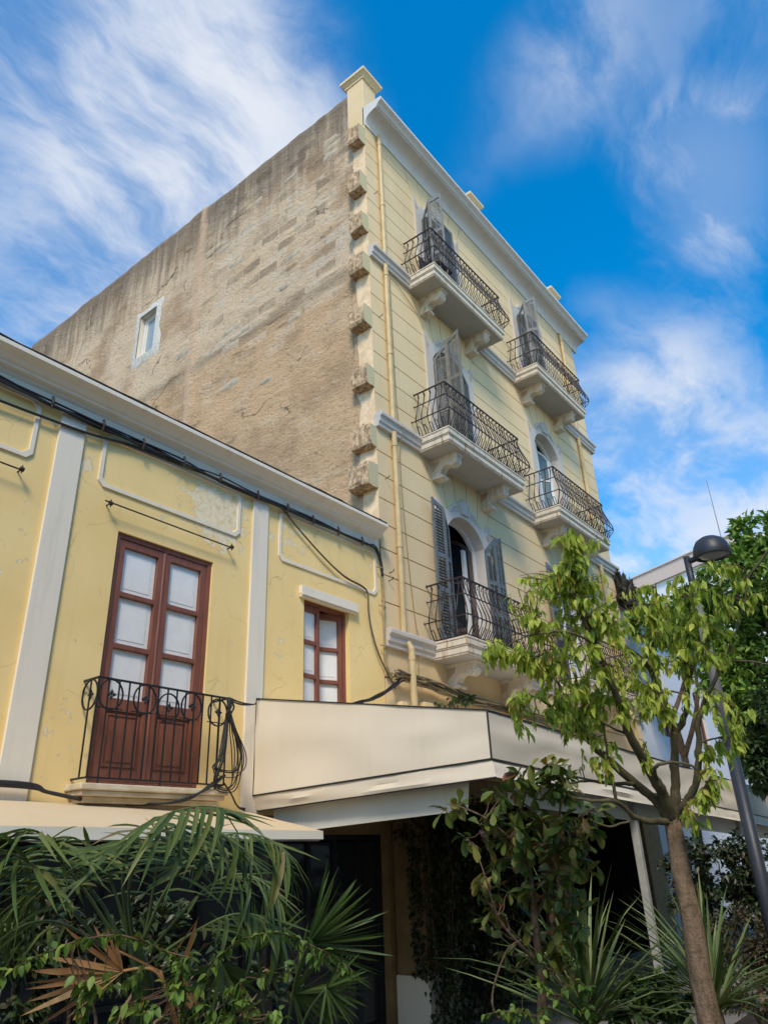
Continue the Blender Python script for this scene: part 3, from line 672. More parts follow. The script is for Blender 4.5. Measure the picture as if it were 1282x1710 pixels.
# ---- window surrounds
def make_surround():
    m = MB(); NA = 14
    inn = [(-HO, 0.02), (-HO, SP)] + [(RAD * math.sin(a), ZC + RAD * math.cos(a)) for a in [-AMAX + 2 * AMAX * i / NA for i in range(1, NA)]] + [(HO, SP), (HO, 0.02)]
    ro = RAD + 0.17
    out = [(-0.96, 0.02), (-0.96, 2.5)] + [(max(-0.96, min(0.96, ro * math.sin(a) * (1.05 if abs(a) > 0.9 else 1))), ZC + ro * math.cos(a)) for a in [-AMAX + 2 * AMAX * i / NA for i in range(1, NA)]] + [(0.96, 2.5), (0.96, 0.02)]
    n = len(inn); yf, yb = -0.04, 0.33
    for (x, z) in inn: m.v.append((x, yf, z))
    for (x, z) in out: m.v.append((x, yf, z))
    for (x, z) in inn: m.v.append((x, yb, z))
    for (x, z) in out: m.v.append((x, 0.02, z))
    for i in range(n - 1):
        m.f.append((i, i + 1, n + i + 1, n + i)[::-1]); m.f.append((i, 2 * n + i, 2 * n + i + 1, i + 1)[::-1]); m.f.append((n + i, n + i + 1, 3 * n + i + 1, 3 * n + i)[::-1])
    # shaped ears and key block
    for s_ in (-1, 1):
        m.prism([(s_ * x, z) for x, z in ((0.955, 2.40), (0.99, 2.75), (1.01, 3.02), (0.90, 3.00), (0.86, 2.86), (0.76, 2.82), (0.60, 2.90), (0.52, 2.80), (0.72, 2.55))], -0.043, 0.02)
        m.prism([(s_ * x, z) for x, z in ((0.58, 2.86), (0.40, 3.10), (0.22, 3.16), (0.20, 3.02), (0.45, 2.90))], -0.052, 0.02)
    for k in (-2, -1, 0, 1, 2):
        m.prism([(k * 0.055 - 0.022, 2.95), (k * 0.055 + 0.022, 2.95), (k * 0.085 + 0.036, 3.24 - 0.022 * k * k), (k * 0.085, 3.31 - 0.022 * k * k), (k * 0.085 - 0.036, 3.24 - 0.022 * k * k)], -0.085, 0.02)
    return m.mesh('window_surround', 'trimgrey')
def make_inset():
    m = MB()
    for s_ in (-1, 1):
        m.prism([(s_ * x, z) for x, z in ((0.86, 2.62), (0.93, 2.66), (0.955, 2.92), (0.91, 2.90), (0.88, 2.76), (0.80, 2.74))], -0.046, 0.0)
        m.prism([(s_ * x, z) for x, z in ((0.50, 2.90), (0.38, 3.04), (0.25, 3.09), (0.25, 3.05), (0.42, 2.94))], -0.056, 0.0)
    return m.mesh('tan_inset', 'tan')
ME_SUR, ME_INS = make_surround(), make_inset()
def arch_frame(x0, x1, t, d0, d1, zt):              # door leaf frame with a top cut on a slope
    m = MB()
    return m
# white joinery: outer frame that follows the arch
def make_jamb():
    m = MB(); NA = 12; r2 = RAD - 0.07
    a2 = math.asin((HO - 0.07) / r2)
    inn = [(-(HO - 0.07), 0.05), (-(HO - 0.07), SP)] + [(r2 * math.sin(a), ZC + r2 * math.cos(a)) for a in [-a2 + 2 * a2 * i / NA for i in range(1, NA)]] + [(HO - 0.07, SP), (HO - 0.07, 0.05)]
    out = [(-HO, 0.05), (-HO, SP)] + [(RAD * math.sin(a), ZC + RAD * math.cos(a)) for a in [-AMAX + 2 * AMAX * i / NA for i in range(1, NA)]] + [(HO, SP), (HO, 0.05)]
    n = len(inn)
    for y in (0.20, 0.27):
        for (x, z) in inn: m.v.append((x, y, z))
        for (x, z) in out: m.v.append((x, y, z))
    for i in range(n - 1):
        m.f.append((n + i, n + i + 1, i + 1, i)); m.f.append((2 * n + i, 2 * n + i + 1, 3 * n + i + 1, 3 * n + i)); m.f.append((i, i + 1, 2 * n + i + 1, 2 * n + i))
    return m.mesh('window_frame', 'wframe')
ME_JAMB = make_jamb()
LW = 0.625
def leaf_top(x):                                     # height of the arch over x, inside the frame
    r2 = RAD - 0.08; return ZC + math.sqrt(max(r2 * r2 - x * x, 0.01))
def make_door_leaf():                                # hinged at x=0, meets the other at x=LW; top follows the arch
    m = MB(); N_ = 6; st = 0.075
    def top(u): return leaf_top(-LW + u) - 0.01
    m.prism([(0, 0.06), (st, 0.06), (st, top(st)), (0, top(0))], 0, 0.045)
    m.prism([(LW - st, 0.06), (LW, 0.06), (LW, top(LW)), (LW - st, top(LW - st))], 0, 0.045)
    for (a, b) in ((0.06, 0.20), (0.72, 0.80), (1.75, 1.80)): m.box(st, LW - st, 0.0, 0.045, a, b)
    m.prism([(st + (LW - 2 * st) * i / N_, top(st + (LW - 2 * st) * i / N_)) for i in range(N_ + 1)] + [(st + (LW - 2 * st) * i / N_, top(st + (LW - 2 * st) * i / N_) - 0.09) for i in range(N_, -1, -1)], 0, 0.045)
    m.box(st, LW - st, 0.012, 0.03, 0.20, 0.72)
    g_ = MB(); g_.prism([(st, 0.80), (LW - st, 0.80)] + [(LW - st - (LW - 2 * st) * i / N_, top(LW - st - (LW - 2 * st) * i / N_) - 0.05) for i in range(N_ + 1)], 0.02, 0.026)
    return m, g_
_dl, _dg = make_door_leaf()
ME_DL = {'white': _dl.mesh('door_leaf', 'wframe'), 'brown': _dl.mesh('door_leaf', 'brown_dark')}; ME_DG = _dg.mesh('pane', 'glass')
ME_DG2 = _dg.mesh('pane', m_glass('greenish_pane_glass', (0.16, 0.20, 0.19), 0.05))
# ---- shutters: bi-fold pairs of louvred leaves
SW = 0.335
def shutter_meshes(h0, h1, matname, rise=0.05, pitch=0.046):
    f = MB(); st = 0.05; th = 0.035
    def top(u): return h0 + (h1 - h0) * u / SW
    f.prism([(0, 0.06), (st, 0.06), (st, top(st)), (0, top(0))], 0, th); f.prism([(SW - st, 0.06), (SW, 0.06), (SW, top(SW)), (SW - st, top(SW - st))], 0, th)
    for a, b in ((0.06, 0.17), (0.98, 1.07), (1.66, 1.75)): f.box(st, SW - st, 0.002, th - 0.002, a, b)
    f.prism([(st, top(st) - 0.10), (SW - st, top(SW - st) - 0.10), (SW - st, top(SW - st)), (st, top(st))], 0.002, th - 0.002)
    f.box(SW / 2 - 0.009, SW / 2 + 0.009, -0.008, 0.004, 0.17, top(SW / 2) - 0.1)
    l = MB(); z = 0.20
    hi = min(top(st), top(SW - st)) - 0.10
    while z < hi - 0.02:
        if not (0.95 < z < 1.07 or 1.63 < z < 1.75):
            l.add([(st, 0.002, z), (SW - st, 0.002, z), (SW - st, 0.033, z + rise), (st, 0.033, z + rise),
                   (st, 0.002, z + 0.007), (SW - st, 0.002, z + 0.007), (SW - st, 0.033, z + rise + 0.007), (st, 0.033, z + rise + 0.007)],
                  [(0, 3, 2, 1), (4, 5, 6, 7), (0, 1, 5, 4), (2, 3, 7, 6), (1, 2, 6, 5), (3, 0, 4, 7)])
        z += pitch
    return f.mesh('shutter_leaf', matname), l.mesh('louvres', matname)
SH = {}
for key, mn, ri, pt_ in (('b', 'shutter', 0.05, 0.046), ('g', 'shutter_grey', 0.05, 0.046), ('o', 'shutter', 0.016, 0.060)):
    SH[key, 'in'] = shutter_meshes(2.40, 2.73, mn, ri, pt_); SH[key, 'out'] = shutter_meshes(2.73, 2.86, mn, ri, pt_)
def shutter_pair(xc, F, side, a1, a2, key, y0=-0.05):
    # side -1: hinged on the left jamb.  a1, a2: directions of the two leaves in degrees, 0 = closed, 90 = straight out, 180 = flat on the wall
    def place(px_, py_, ang, kind):
        c, s_ = math.cos(R_(ang)), math.sin(R_(ang))
        if side < 0: ux, uy = c, -s_
        else: ux, uy = -c, -s_
        nxv = Vector((0, 0, 1)).cross(Vector((ux, uy, 0)))
        mt = Matrix(((ux, nxv.x, 0, px_), (uy, nxv.y, 0, py_), (0, 0, 1, F), (0, 0, 0, 1)))
        fr, lo = SH[key, kind]
        o = link('shutter_leaf', fr, TH, mt); stuff(link('louvres', lo, o, mt))
        return px_ + ux * SW, py_ + uy * SW
    hx = xc + side * (HO - 0.005)
    x2, y2 = place(hx, y0, a1, 'in'); place(x2, y2, a2, 'out')
def leaf_pair(xc, F, la, ra, mat='white', pane=None):
    for side, ang in ((-1, la), (1, ra)):
        c, s_ = math.cos(R_(ang)), math.sin(R_(ang)); ux, uy = (c, s_) if side < 0 else (-c, s_)
        hx = xc + side * (HO - 0.072); nxv = Vector((0, 0, 1)).cross(Vector((ux, uy, 0)))
        mt = Matrix(((ux, nxv.x, 0, hx), (uy, nxv.y, 0, 0.235), (0, 0, 1, F), (0, 0, 0, 1)))
        o = link('door_leaf', ME_DL[mat], TH, mt); link('pane', pane or ME_DG, o, mt)
for fi, F in enumerate(FL):
    for xi, xc in enumerate(XC):
        T = Matrix.Translation((xc, 0, F))
        s = link('window_surround', ME_SUR, TH, T); link('tan_inset', ME_INS, s, T)
        link('window_frame', ME_JAMB, TH, T)
leaf_pair(XC[0], FL[0], 80, 72, 'brown'); leaf_pair(XC[1], FL[0], 0, 0)
leaf_pair(XC[0], FL[1], 0, 0); leaf_pair(XC[1], FL[1], 0, 32, pane=ME_DG2)
leaf_pair(XC[0], FL[2], 20, 75); leaf_pair(XC[1], FL[2], 0, 0)
m = MB(); m.box(3.22, 3.40, 0.34, 0.40, FL[0] + 0.1, FL[0] + 2.45); m.build('curtain', 'curtain', TH)
shutter_pair(XC[0], FL[0], -1, 160, 184, 'o'); shutter_pair(XC[0], FL[0], 1, 168, 184, 'o')
shutter_pair(XC[1], FL[0], -1, 160, 184, 'b'); shutter_pair(XC[1], FL[0], 1, 168, 184, 'b')
shutter_pair(XC[0], FL[1], -1, 84, 98, 'g'); shutter_pair(XC[0], FL[1], 1, 4, -2, 'g', -0.04)
shutter_pair(XC[0], FL[2], -1, 118, 70, 'b'); shutter_pair(XC[0], FL[2], 1, 25, -8, 'b')
shutter_pair(XC[1], FL[2], -1, 112, 66, 'b'); shutter_pair(XC[1], FL[2], 1, 25, -8, 'b')

# ---- balconies
BH, BD = 1.52, 0.79
def corbel_mesh():
    m = MB(); pr_ = [(0, 0), (-0.56, 0), (-0.60, -0.03), (-0.60, -0.08), (-0.58, -0.10), (-0.595, -0.16), (-0.56, -0.22), (-0.49, -0.25), (-0.42, -0.235), (-0.36, -0.205), (-0.29, -0.205),
          (-0.235, -0.25), (-0.205, -0.31), (-0.20, -0.36), (-0.23, -0.37), (-0.235, -0.43), (0, -0.43)]
    m.prism_x(pr_, -0.10, 0.10)
    m.prism_x([(0, 0), (-0.63, 0), (-0.63, -0.045), (0, -0.045)], -0.125, 0.125)
    m.prism_x([(0.0, -0.375), (-0.25, -0.375), (-0.26, -0.40), (-0.25, -0.435), (0, -0.435)], -0.115, 0.115)
    for k in range(3):
        a = -0.13 - 0.10 * k
        m.tube([(-0.085, -0.575 + 0.03 * k, -0.10 - 0.05 * k), (0, -0.60 + 0.035 * k, -0.15 - 0.05 * k), (0.085, -0.575 + 0.03 * k, -0.10 - 0.05 * k)], 0.018, 5)
    for sx_ in (-1, 1):                     # scroll lines on the cheeks
        x = 0.102 * sx_
        m.tube([(x, -0.42, -0.07), (x, -0.52, -0.07), (x, -0.52, -0.15), (x, -0.42, -0.15), (x, -0.42, -0.07)], 0.010, 4)
        m.tube([(x, -0.02, -0.34), (x, -0.14, -0.30), (x, -0.22, -0.19), (x, -0.34, -0.15), (x, -0.40, -0.19)], 0.010, 4)
    tt = []
    for sx_ in (-1, 1):
        t_ = MB(); tt.append(t_); t_.prism_x([(-0.02, -0.07), (-0.20, -0.07), (-0.16, -0.16), (-0.02, -0.26)], min(0.09 * sx_, 0.103 * sx_), max(0.09 * sx_, 0.103 * sx_))
    return m.mesh('corbel', 'slab'), [q.mesh('corbel_inset', 'tan') for q in tt]
ME_COR, ME_CORT = corbel_mesh()
def slab_mesh():
    m = MB()
    for (z0, z1, ins) in ((-0.035, 0.0, 0.0), (-0.14, -0.035, 0.014), (-0.165, -0.14, 0.03), (-0.27, -0.165, 0.045), (-0.30, -0.27, 0.06)):
        m.box(-BH + ins, BH - ins, -BD + ins, 0.0, z0 + 0.0005, z1)
    return m.mesh('balcony_slab', 'slab_rust')
ME_SLAB = slab_mesh()
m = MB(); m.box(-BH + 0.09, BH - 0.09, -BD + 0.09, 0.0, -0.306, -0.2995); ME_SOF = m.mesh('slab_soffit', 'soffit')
BPROF = [(0.0, 0.02), (0.045, 0.10), (0.12, 0.22), (0.15, 0.32), (0.135, 0.43), (0.085, 0.58), (0.03, 0.74), (-0.005, 0.88), (-0.01, 0.96), (0.015, 1.03)]
def bal_mesh():
    m = MB(); m.tube([(0, -o_, z) for o_, z in BPROF], 0.0115, 4, 0.5)
    m.tube([(0, -0.015, 1.03), (0, 0.02, 1.02), (0, 0.045, 0.985), (0, 0.035, 0.95)], 0.008, 4)                 # curl under the handrail
    m.tube([(0.06, -0.02, 0.03), (0.06, -0.075, 0.14), (0.05, -0.11, 0.20), (0.03, -0.125, 0.19), (0.03, -0.115, 0.16)], 0.0085, 4)   # short hook
    return m.mesh('baluster', 'iron')
ME_BAL = bal_mesh()
EX = BH - 0.05; EY = BD - 0.05
def rail_mesh():
    m = MB()
    for (o_, z, r) in ((0.0, 0.03, 0.012), (0.15, 0.32, 0.013), (0.03, 0.74, 0.012), (0.012, 1.045, 0.018)):
        x = EX + o_; y = -EY - o_
        m.tube([(-x, 0.02, z), (-x, y, z)], r, 4); m.tube([(-x, y, z), (x, y, z)], r, 4); m.tube([(x, y, z), (x, 0.02, z)], r, 4)
        for s_ in (-1, 1): m.tube([(s_ * x, -0.02, z), (s_ * (x + 0.02), 0.0, z + 0.01)], r, 4)
    for s_ in (-1, 1):                                # corner posts follow the belly on the diagonal
        m.tube([(s_ * (EX + o_), -EY - o_, z) for o_, z in BPROF], 0.014, 4)
    return m.mesh('railing', 'iron')
ME_RAIL = rail_mesh()
nfront = 23
for fi, F in enumerate(FL):
    for xi, xc in enumerate(XC):
        T = Matrix.Translation((xc, 0, F))
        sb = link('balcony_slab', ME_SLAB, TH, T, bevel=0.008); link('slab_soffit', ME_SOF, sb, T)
        for s_ in (-1, 1):
            Tc = Matrix.Translation((xc + s_ * 0.93, 0, F - 0.304)); c_ = link('corbel', ME_COR, TH, Tc, bevel=0.006); [link('corbel_inset', q, c_, Tc) for q in ME_CORT]
        rl = link('railing', ME_RAIL, TH, T)
        rj = random.Random(fi * 7 + xi)
        for k in range(nfront):
            x = -EX + 2 * EX * (k + 0.5) / nfront + rj.uniform(-0.012, 0.012)
            link('baluster', ME_BAL, rl, Matrix.Translation((xc + x, -EY, F)) @ Matrix.Rotation(rj.uniform(-0.12, 0.12), 4, 'Z') @ Matrix.Rotation(rj.uniform(-0.015, 0.015), 4, 'Y'))
        for s_ in (-1, 1):
            for k in range(5):
                y = -EY + EY * (k + 0.55) / 5.2
                link('baluster', ME_BAL, rl, Matrix.Translation((xc + s_ * EX, y, F)) @ Matrix.Rotation(s_ * math.pi / 2 + rj.uniform(-0.1, 0.1), 4, 'Z'))
# ---- rainwater pipes
for nm, xx in (('downpipe', 0.44), ('downpipe', 9.9)):
    for (a, b) in ((17.1, STR[2][0] + 0.22), (STR[2][0] + 0.06, STR[1][0] + 0.22), (STR[1][0] + 0.06, STR[0][0] + 0.2), (STR[0][0] + 0.14, 3.0)):
        yy = -0.085 if b > 3.5 else -0.2
        m = MB()
        if b > 3.5: m.tube([(xx, -0.07, a), (xx, -0.07, b)], 0.052, 12)
        else: m.tube([(xx, -0.15, a), (xx, -0.20, a - 0.12), (xx, -0.20, b)], [0.035, 0.055, 0.055], 12)
        for zc in (a - 0.25, (a + b) / 2 - 0.3): m.tube([(xx, -0.07 if b > 3.5 else -0.2, zc), (xx, -0.07 if b > 3.5 else -0.2, zc - 0.06)], 0.062, 12)
        m.build('downpipe', 'pipe', TH, smooth=False)
for (x, z, w_, h_) in ((0.22, 3.95, 0.16, 0.34), (0.83, 4.02, 0.26, 0.42)):
    m = MB(); m.box(x, x + w_, -0.12, 0.0, z - h_, z); m.build('meter_box', 'facade', TH, bevel=0.01)
for (x, z) in ((0.25, 15.1), (0.22, 11.6), (0.2, 7.9), (0.17, 5.95), (0.2, 6.1)):
    m = MB(); m.tube([(x, 0, z), (x, -0.05, z), (x + 0.01, -0.09, z + 0.02), (x + 0.01, -0.09, z + 0.05)], 0.008, 5); m.build('wall_hook', 'iron', TH)
# thin wires stapled to the facade
m = MB(); m.tube(smooth_path([(0.63, -0.03, 12.9), (0.62, -0.03, 11.0), (0.66, -0.03, 9.3), (0.65, -0.18, 9.1), (0.66, -0.03, 8.7), (0.68, -0.03, 7.2), (0.85, -0.03, 5.3), (0.86, -0.18, 4.95), (0.84, -0.03, 4.6), (0.88, -0.05, 4.3)], 4), 0.008, 4)
m.tube(smooth_path([(0.63, -0.03, 12.9), (0.9, -0.03, 12.88), (1.5, -0.03, 12.6), (1.8, -0.03, 12.3), (1.85, -0.04, 11.7)], 4), 0.008, 4)
m.build('facade_wire', 'cable_tan', TH)
# a dark folding chair left on the top balcony
CH = thing('balcony_chair', (2.0, -0.42, FL[2]), 'dark chair standing on the top left balcony beside its open shutter', 'chair')
m = MB(); m.box(1.72, 2.22, -0.66, -0.22, FL[2] + 0.43, FL[2] + 0.48); m.build('seat', 'chairfabric', CH, bevel=0.01)
m = MB(); m.prism_x([(-0.22, FL[2] + 0.46), (-0.18, FL[2] + 0.46), (-0.06, FL[2] + 0.98), (-0.10, FL[2] + 0.98)], 1.72, 2.22); m.build('backrest', 'chairfabric', CH, bevel=0.01)
for (a, b) in ((1.74, -0.64), (2.2, -0.64), (1.74, -0.24), (2.2, -0.24)):
    m = MB(); m.tube([(a, b, FL[2]), (a, b, FL[2] + 0.44)], 0.014, 6); m.build('leg', 'iron_black', CH)

# ------------------------------------------------------------------ low house
LH = thing('low_house', (-7, 0, GZ), 'low yellow two-storey house with peeling paint, white pilasters and brown balcony door', 'house')
LX0, LX1 = -14.0, -0.04
DX0, DX1, DZ0, DZ1 = -4.86, -3.49, 2.50, 5.24          # balcony door
WX0, WX1, WZa, WZb = -1.84, -0.86, 3.0, 5.18            # window
m = MB()
wall_holes(m, LX0, LX1, 2.27, 6.62, [(DX0, DX1, DZ0, DZ1), (WX0, WX1, WZa, WZb), (-9.4, -8.1, DZ0, DZ1)], 0.0, 0.3)
m.build('wall', 'lowwall', LH)
m = MB(); wall_holes(m, LX0, LX1, GZ, 2.268, [(-8.9, -0.12, GZ + 0.13, 2.06)], 0.0, 0.3); m.build('ground_wall', 'wall_shade', LH)
m = MB(); m.box(LX0, LX1 - 0.01, 0.3, 9.0, 6.35, 6.6); m.build('roof', 'tar', LH)
m = MB(); m.box(LX0, LX1, 8.7, 9.0, GZ, 6.35); m.box(LX0, LX0 + 0.3, 0.3, 8.7, GZ, 6.35); m.box(LX0, -0.3, 0.3, 8.7, 2.2, 2.4); m.box(LX0, LX1 - 0.02, 3.2, 3.3, GZ, 6.3)
m.build('inner_wall', 'dark', LH)
# cornice with a tarred top edge
lc = [(0.0, 6.44), (-0.03, 6.44), (-0.035, 6.55), (-0.06, 6.575), (-0.07, 6.60), (-0.12, 6.615), (-0.125, 6.64), (-0.15, 6.655), (-0.19, 6.70), (-0.25, 6.735), (-0.275, 6.75), (-0.275, 6.80), (-0.25, 6.815), (0.02, 6.84), (0.02, 6.62)]
m = MB(); m.prism_x(lc, LX0, -0.13); m.build('cornice', 'trim', LH)
m = MB(); n = 70
pts = [(-13.9 + 13.75 * i / n, -0.255 + 0.02 * noise.noise((i * 1.7, 0, 0)), 6.825 + 0.012 * noise.noise((i * 1.3, 4, 0))) for i in range(n + 1)]
m.tube(pts, [0.016 + 0.012 * abs(noise.noise((i * 2.1, 9, 0))) for i in range(n + 1)], 6); m.build('tar_strip', 'tar', LH)
M['brokentile'] = plain('broken_red_tile', (0.10, 0.045, 0.035), 0.9, 0.2, 20)
for k in range(4):                                     # broken tiles left at the end of the cornice
    x = -0.38 + 0.08 * k; m = MB(); m.box(x, x + 0.072, -0.15 + 0.03 * (k % 2), 0.02, 6.82, 6.90 + 0.05 * random.random()); m.build('broken_tile', 'brokentile', LH)
for (a, b) in ((-5.74, -5.44), (-2.88, -2.60), (-8.55, -8.27)):
    m = MB(); m.box(a, b, -0.035, 0.0, 2.20, 6.44); m.build('pilaster', 'trim', LH, bevel=0.006)
def panel(x0, x1, z0, z1, c=0.065, t=0.044):
    def ring(d): return [(x0 + d + c, z0 + d), (x1 - d - c, z0 + d), (x1 - d, z0 + d + c), (x1 - d, z1 - d - c), (x1 - d - c, z1 - d), (x0 + d + c, z1 - d), (x0 + d, z1 - d - c), (x0 + d, z0 + d + c)]
    a, b = ring(0), ring(t); m = MB(); n = 8
    m.v = [(x, -0.022, z) for x, z in a] + [(x, -0.022, z) for x, z in b] + [(x, 0.001, z) for x, z in a] + [(x, 0.001, z) for x, z in b]
    for i in range(n):
        j = (i + 1) % n; m.f += [(i, j, n + j, n + i), (2 * n + i, 2 * n + j, j, i), (n + i, n + j, 3 * n + j, 3 * n + i)]
    m.build('panel_moulding', 'trim', LH)
panel(-5.20, -3.10, 5.70, 6.37); panel(-2.37, -0.17, 5.60, 6.37); panel(-8.1, -5.97, 5.70, 6.43)
# iron rods above the openings, once for curtains
for (a, b, z) in ((-5.12, -3.26, 5.49), (-8.2, -6.06, 5.51)):
    m = MB(); m.tube([(a, -0.09, z + 0.01), (b, -0.09, z - 0.01)], 0.010, 6)
    for x in (a + 0.07, b - 0.02):
        m.tube([(x, 0, z), (x, -0.10, z)], 0.009, 6); m.tube([(x - 0.02, -0.09, z), (x + 0.02, -0.09, z)], 0.024, 8); m.tube([(x, -0.09, z - 0.045), (x, -0.09, z + 0.045)], 0.008, 5)
    m.build('curtain_rod', 'iron', LH)
# panelled glazed door leaf and window leaf
def rect_frame(m, x0, x1, z0, z1, y0, y1, t):
    m.box(x0, x0 + t, y0, y1, z0, z1); m.box(x1 - t, x1, y0, y1, z0, z1); m.box(x0 + t, x1 - t, y0 + 0.001, y1 - 0.001, z0, z0 + t); m.box(x0 + t, x1 - t, y0 + 0.001, y1 - 0.001, z1 - t, z1)
def glazed_leaf(x0, x1, z0, z1, zp, npane, y, mt=None, mat='brown', stile=0.085, bar=0.055):
    m = MB(); th = 0.05
    m.box(x0, x0 + stile, y, y + th, z0, z1); m.box(x1 - stile, x1, y, y + th, z0, z1)
    a, b = x0 + stile, x1 - stile
    m.box(a, b, y + 0.001, y + th - 0.001, z1 - 0.09, z1); m.box(a, b, y + 0.001, y + th - 0.001, z0, z0 + 0.11)
    panes = []
    if zp:
        m.box(a, b, y + 0.001, y + th - 0.001, zp - 0.13, zp)
        m.box(a, b, y + 0.022, y + 0.035, z0 + 0.11, zp - 0.13)
        rect_frame(m, a + 0.03, b - 0.03, z0 + 0.14, zp - 0.16, y + 0.010, y + 0.03, 0.018)
        m.box(a + 0.08, b - 0.08, y + 0.012, y + 0.03, z0 + 0.19, zp - 0.21)
    lo = zp if zp else z0 + 0.11
    h = (z1 - 0.09 - lo - bar * (npane - 1)) / npane
    for k in range(npane):
        zz_ = lo + k * (h + bar); panes.append((zz_, zz_ + h))
        if k: m.box(a, b, y + 0.002, y + th - 0.002, zz_ - bar, zz_)
    T = mt or Matrix()
    o = link('door_leaf' if zp else 'casement', m.mesh('leaf', mat), LH, T, bevel=0.004)
    for (c, d) in panes:
        p = MB(); p.add([(a - 0.005, y + 0.03, c - 0.005), (b + 0.005, y + 0.03, c - 0.005), (b + 0.005, y + 0.03, d + 0.005), (a - 0.005, y + 0.03, d + 0.005)], [(0, 1, 2, 3)]); link('pane', p.mesh('pane', 'clear'), o, T)
        p = MB(); p.box(a, b, y + 0.047, y + 0.06, c, d); p.box(a + 0.055, b - 0.055, y + 0.042, y + 0.048, c + 0.055, d - 0.055); link('inner_shutter', p.mesh('inner_shutter', 'innerwhite'), o, T, bevel=0.004)
    return o
m = MB(); rect_frame(m, DX0 + 0.002, DX1 - 0.002, DZ0 + 0.002, DZ1 - 0.002, 0.03, 0.15, 0.055); m.build('door_frame', 'brown', LH, bevel=0.004)
xm = (DX0 + DX1) / 2
glazed_leaf(DX0 + 0.058, xm - 0.004, DZ0 + 0.06, DZ1 - 0.058, 3.39, 3, 0.045)
glazed_leaf(xm + 0.004, DX1 - 0.058, DZ0 + 0.06, DZ1 - 0.058, 3.39, 3, 0.045)
m = MB(); m.tube([(xm, 0.055, DZ0 + 0.06), (xm, 0.055, DZ1 - 0.06)], 0.022, 8); m.build('astragal', 'brown', LH)
m = MB(); m.box(DX0 + 0.06, DX1 - 0.06, 0.22, 0.23, DZ0, DZ1); m.build('door_backing', 'innerwhite', LH)
m = MB(); rect_frame(m, WX0 + 0.002, WX1 - 0.002, WZa, WZb - 0.002, 0.08, 0.19, 0.05); m.build('window_frame', 'brown', LH, bevel=0.004)
xm2 = (WX0 + WX1) / 2 - 0.06
glazed_leaf(WX0 + 0.05, xm2, WZa + 0.055, WZb - 0.055, None, 4, 0.10, stile=0.06)
hx = WX1 - 0.055; ang = R_(-24)
glazed_leaf(xm2 + 0.01, hx, WZa + 0.055, WZb - 0.055, None, 4, 0.10, Matrix.Translation((hx, 0.12, 0)) @ Matrix.Rotation(ang, 4, 'Z') @ Matrix.Translation((-hx, -0.12, 0)), stile=0.06)
# roller-blind housing over the window
m = MB(); m.box(-1.95, -0.72, -0.07, 0.0, 5.20, 5.32); m.box(-1.945, -0.73, -0.085, -0.002, 5.175, 5.198); m.box(-1.945, -0.73, -0.06, -0.002, 5.155, 5.174); 
m.build('blind_box', 'trim', LH, bevel=0.006)
# little balcony: stone sill and wrought railing
m = MB(); m.box(-5.08, -3.30, -0.30, 0.0, 2.44, 2.50); m.box(-5.05, -3.33, -0.27, 0.0, 2.39, 2.44); m.box(-5.0, -3.38, -0.21, 0.0, 2.33, 2.39); m.box(-4.95, -3.43, -0.14, 0.0, 2.28, 2.33)
m.build('balcony_sill', plain('cream_sill_stone', (0.66, 0.56, 0.40), 0.8, 0.14, 5, c2=(0.48, 0.38, 0.24), bmp=0.5), LH, bevel=0.012)
RX0, RX1, RY, RZ0, RZ1 = -5.02, -3.36, -0.27, 2.55, 3.50
m = MB()
for z, r in ((RZ0, 0.012), (RZ1, 0.014)):
    m.tube([(RX0, 0.01, z), (RX0, RY, z)], r, 4); m.tube([(RX0, RY, z), (RX1, RY, z)], r, 4); m.tube([(RX1, RY, z), (RX1, 0.01, z)], r, 4)
for a, b in ((RX0, RX0 + 0.30), (-4.62, -4.36), (-4.33, -4.05), (-4.02, -3.76), (RX1 - 0.28, RX1)):
    m.tube([(a, RY, RZ1 - 0.29), (b, RY, RZ1 - 0.29)], 0.007, 4)
for x in (RX0 + 0.12, (RX0 + RX1) / 2, RX1 - 0.12): m.tube([(x, RY, 2.49), (x, RY, RZ0)], 0.012, 5)
rl = m.build('balcony_railing', 'iron_black', LH)
m = MB(); m.tube([(0, 0, RZ0), (0, 0, RZ1)], 0.0095, 4); ME_B = m.mesh('bar', 'iron_black')
nb = 14
for k in range(nb + 1): link('bar', ME_B, rl, Matrix.Translation((RX0 + (RX1 - RX0) * k / nb, RY, 0)))
for s_ in (RX0, RX1): link('bar', ME_B, rl, Matrix.Translation((s_, RY / 2, 0)))
m = MB(); m.tube([(0.135 * math.sin(a), 0, 0.15 * math.cos(a)) for a in [2 * math.pi * i / 24 for i in range(25)]], 0.010, 4); ME_RING = m.mesh('ring', 'iron_black')
m = MB()
for k in range(4):
    a = k * math.pi / 2; c, s_ = math.cos(a), math.sin(a)
    def q(u, v_): return (u * c - v_ * s_, -0.012, u * s_ + v_ * c)
    def q2(u, v_): return (u * c - v_ * s_, -0.024, u * s_ + v_ * c)
    m.add([q(0.0, 0.0), q(0.025, 0.022), q(0.058, 0.0), q(0.025, -0.022), q2(0.028, 0.0)], [(0, 1, 4), (1, 2, 4), (2, 3, 4), (3, 0, 4)])
ME_ROS = m.mesh('rosette', 'iron_black')
for (x, dz) in ((RX0 + 0.15, -0.15), (-4.47, -0.15), (-4.17, -0.20), (-3.87, -0.15), (RX1 - 0.14, -0.17)):
    T = Matrix.Translation((x, RY - 0.002, RZ1 + dz - 0.005)); link('ring', ME_RING, rl, T); link('rosette', ME_ROS, rl, T)
T = Matrix.Translation((RX0, RY / 2, RZ1 - 0.155)) @ Matrix.Rotation(math.pi / 2, 4, 'Z'); link('ring', ME_RING, rl, T); link('rosette', ME_ROS, rl, T)
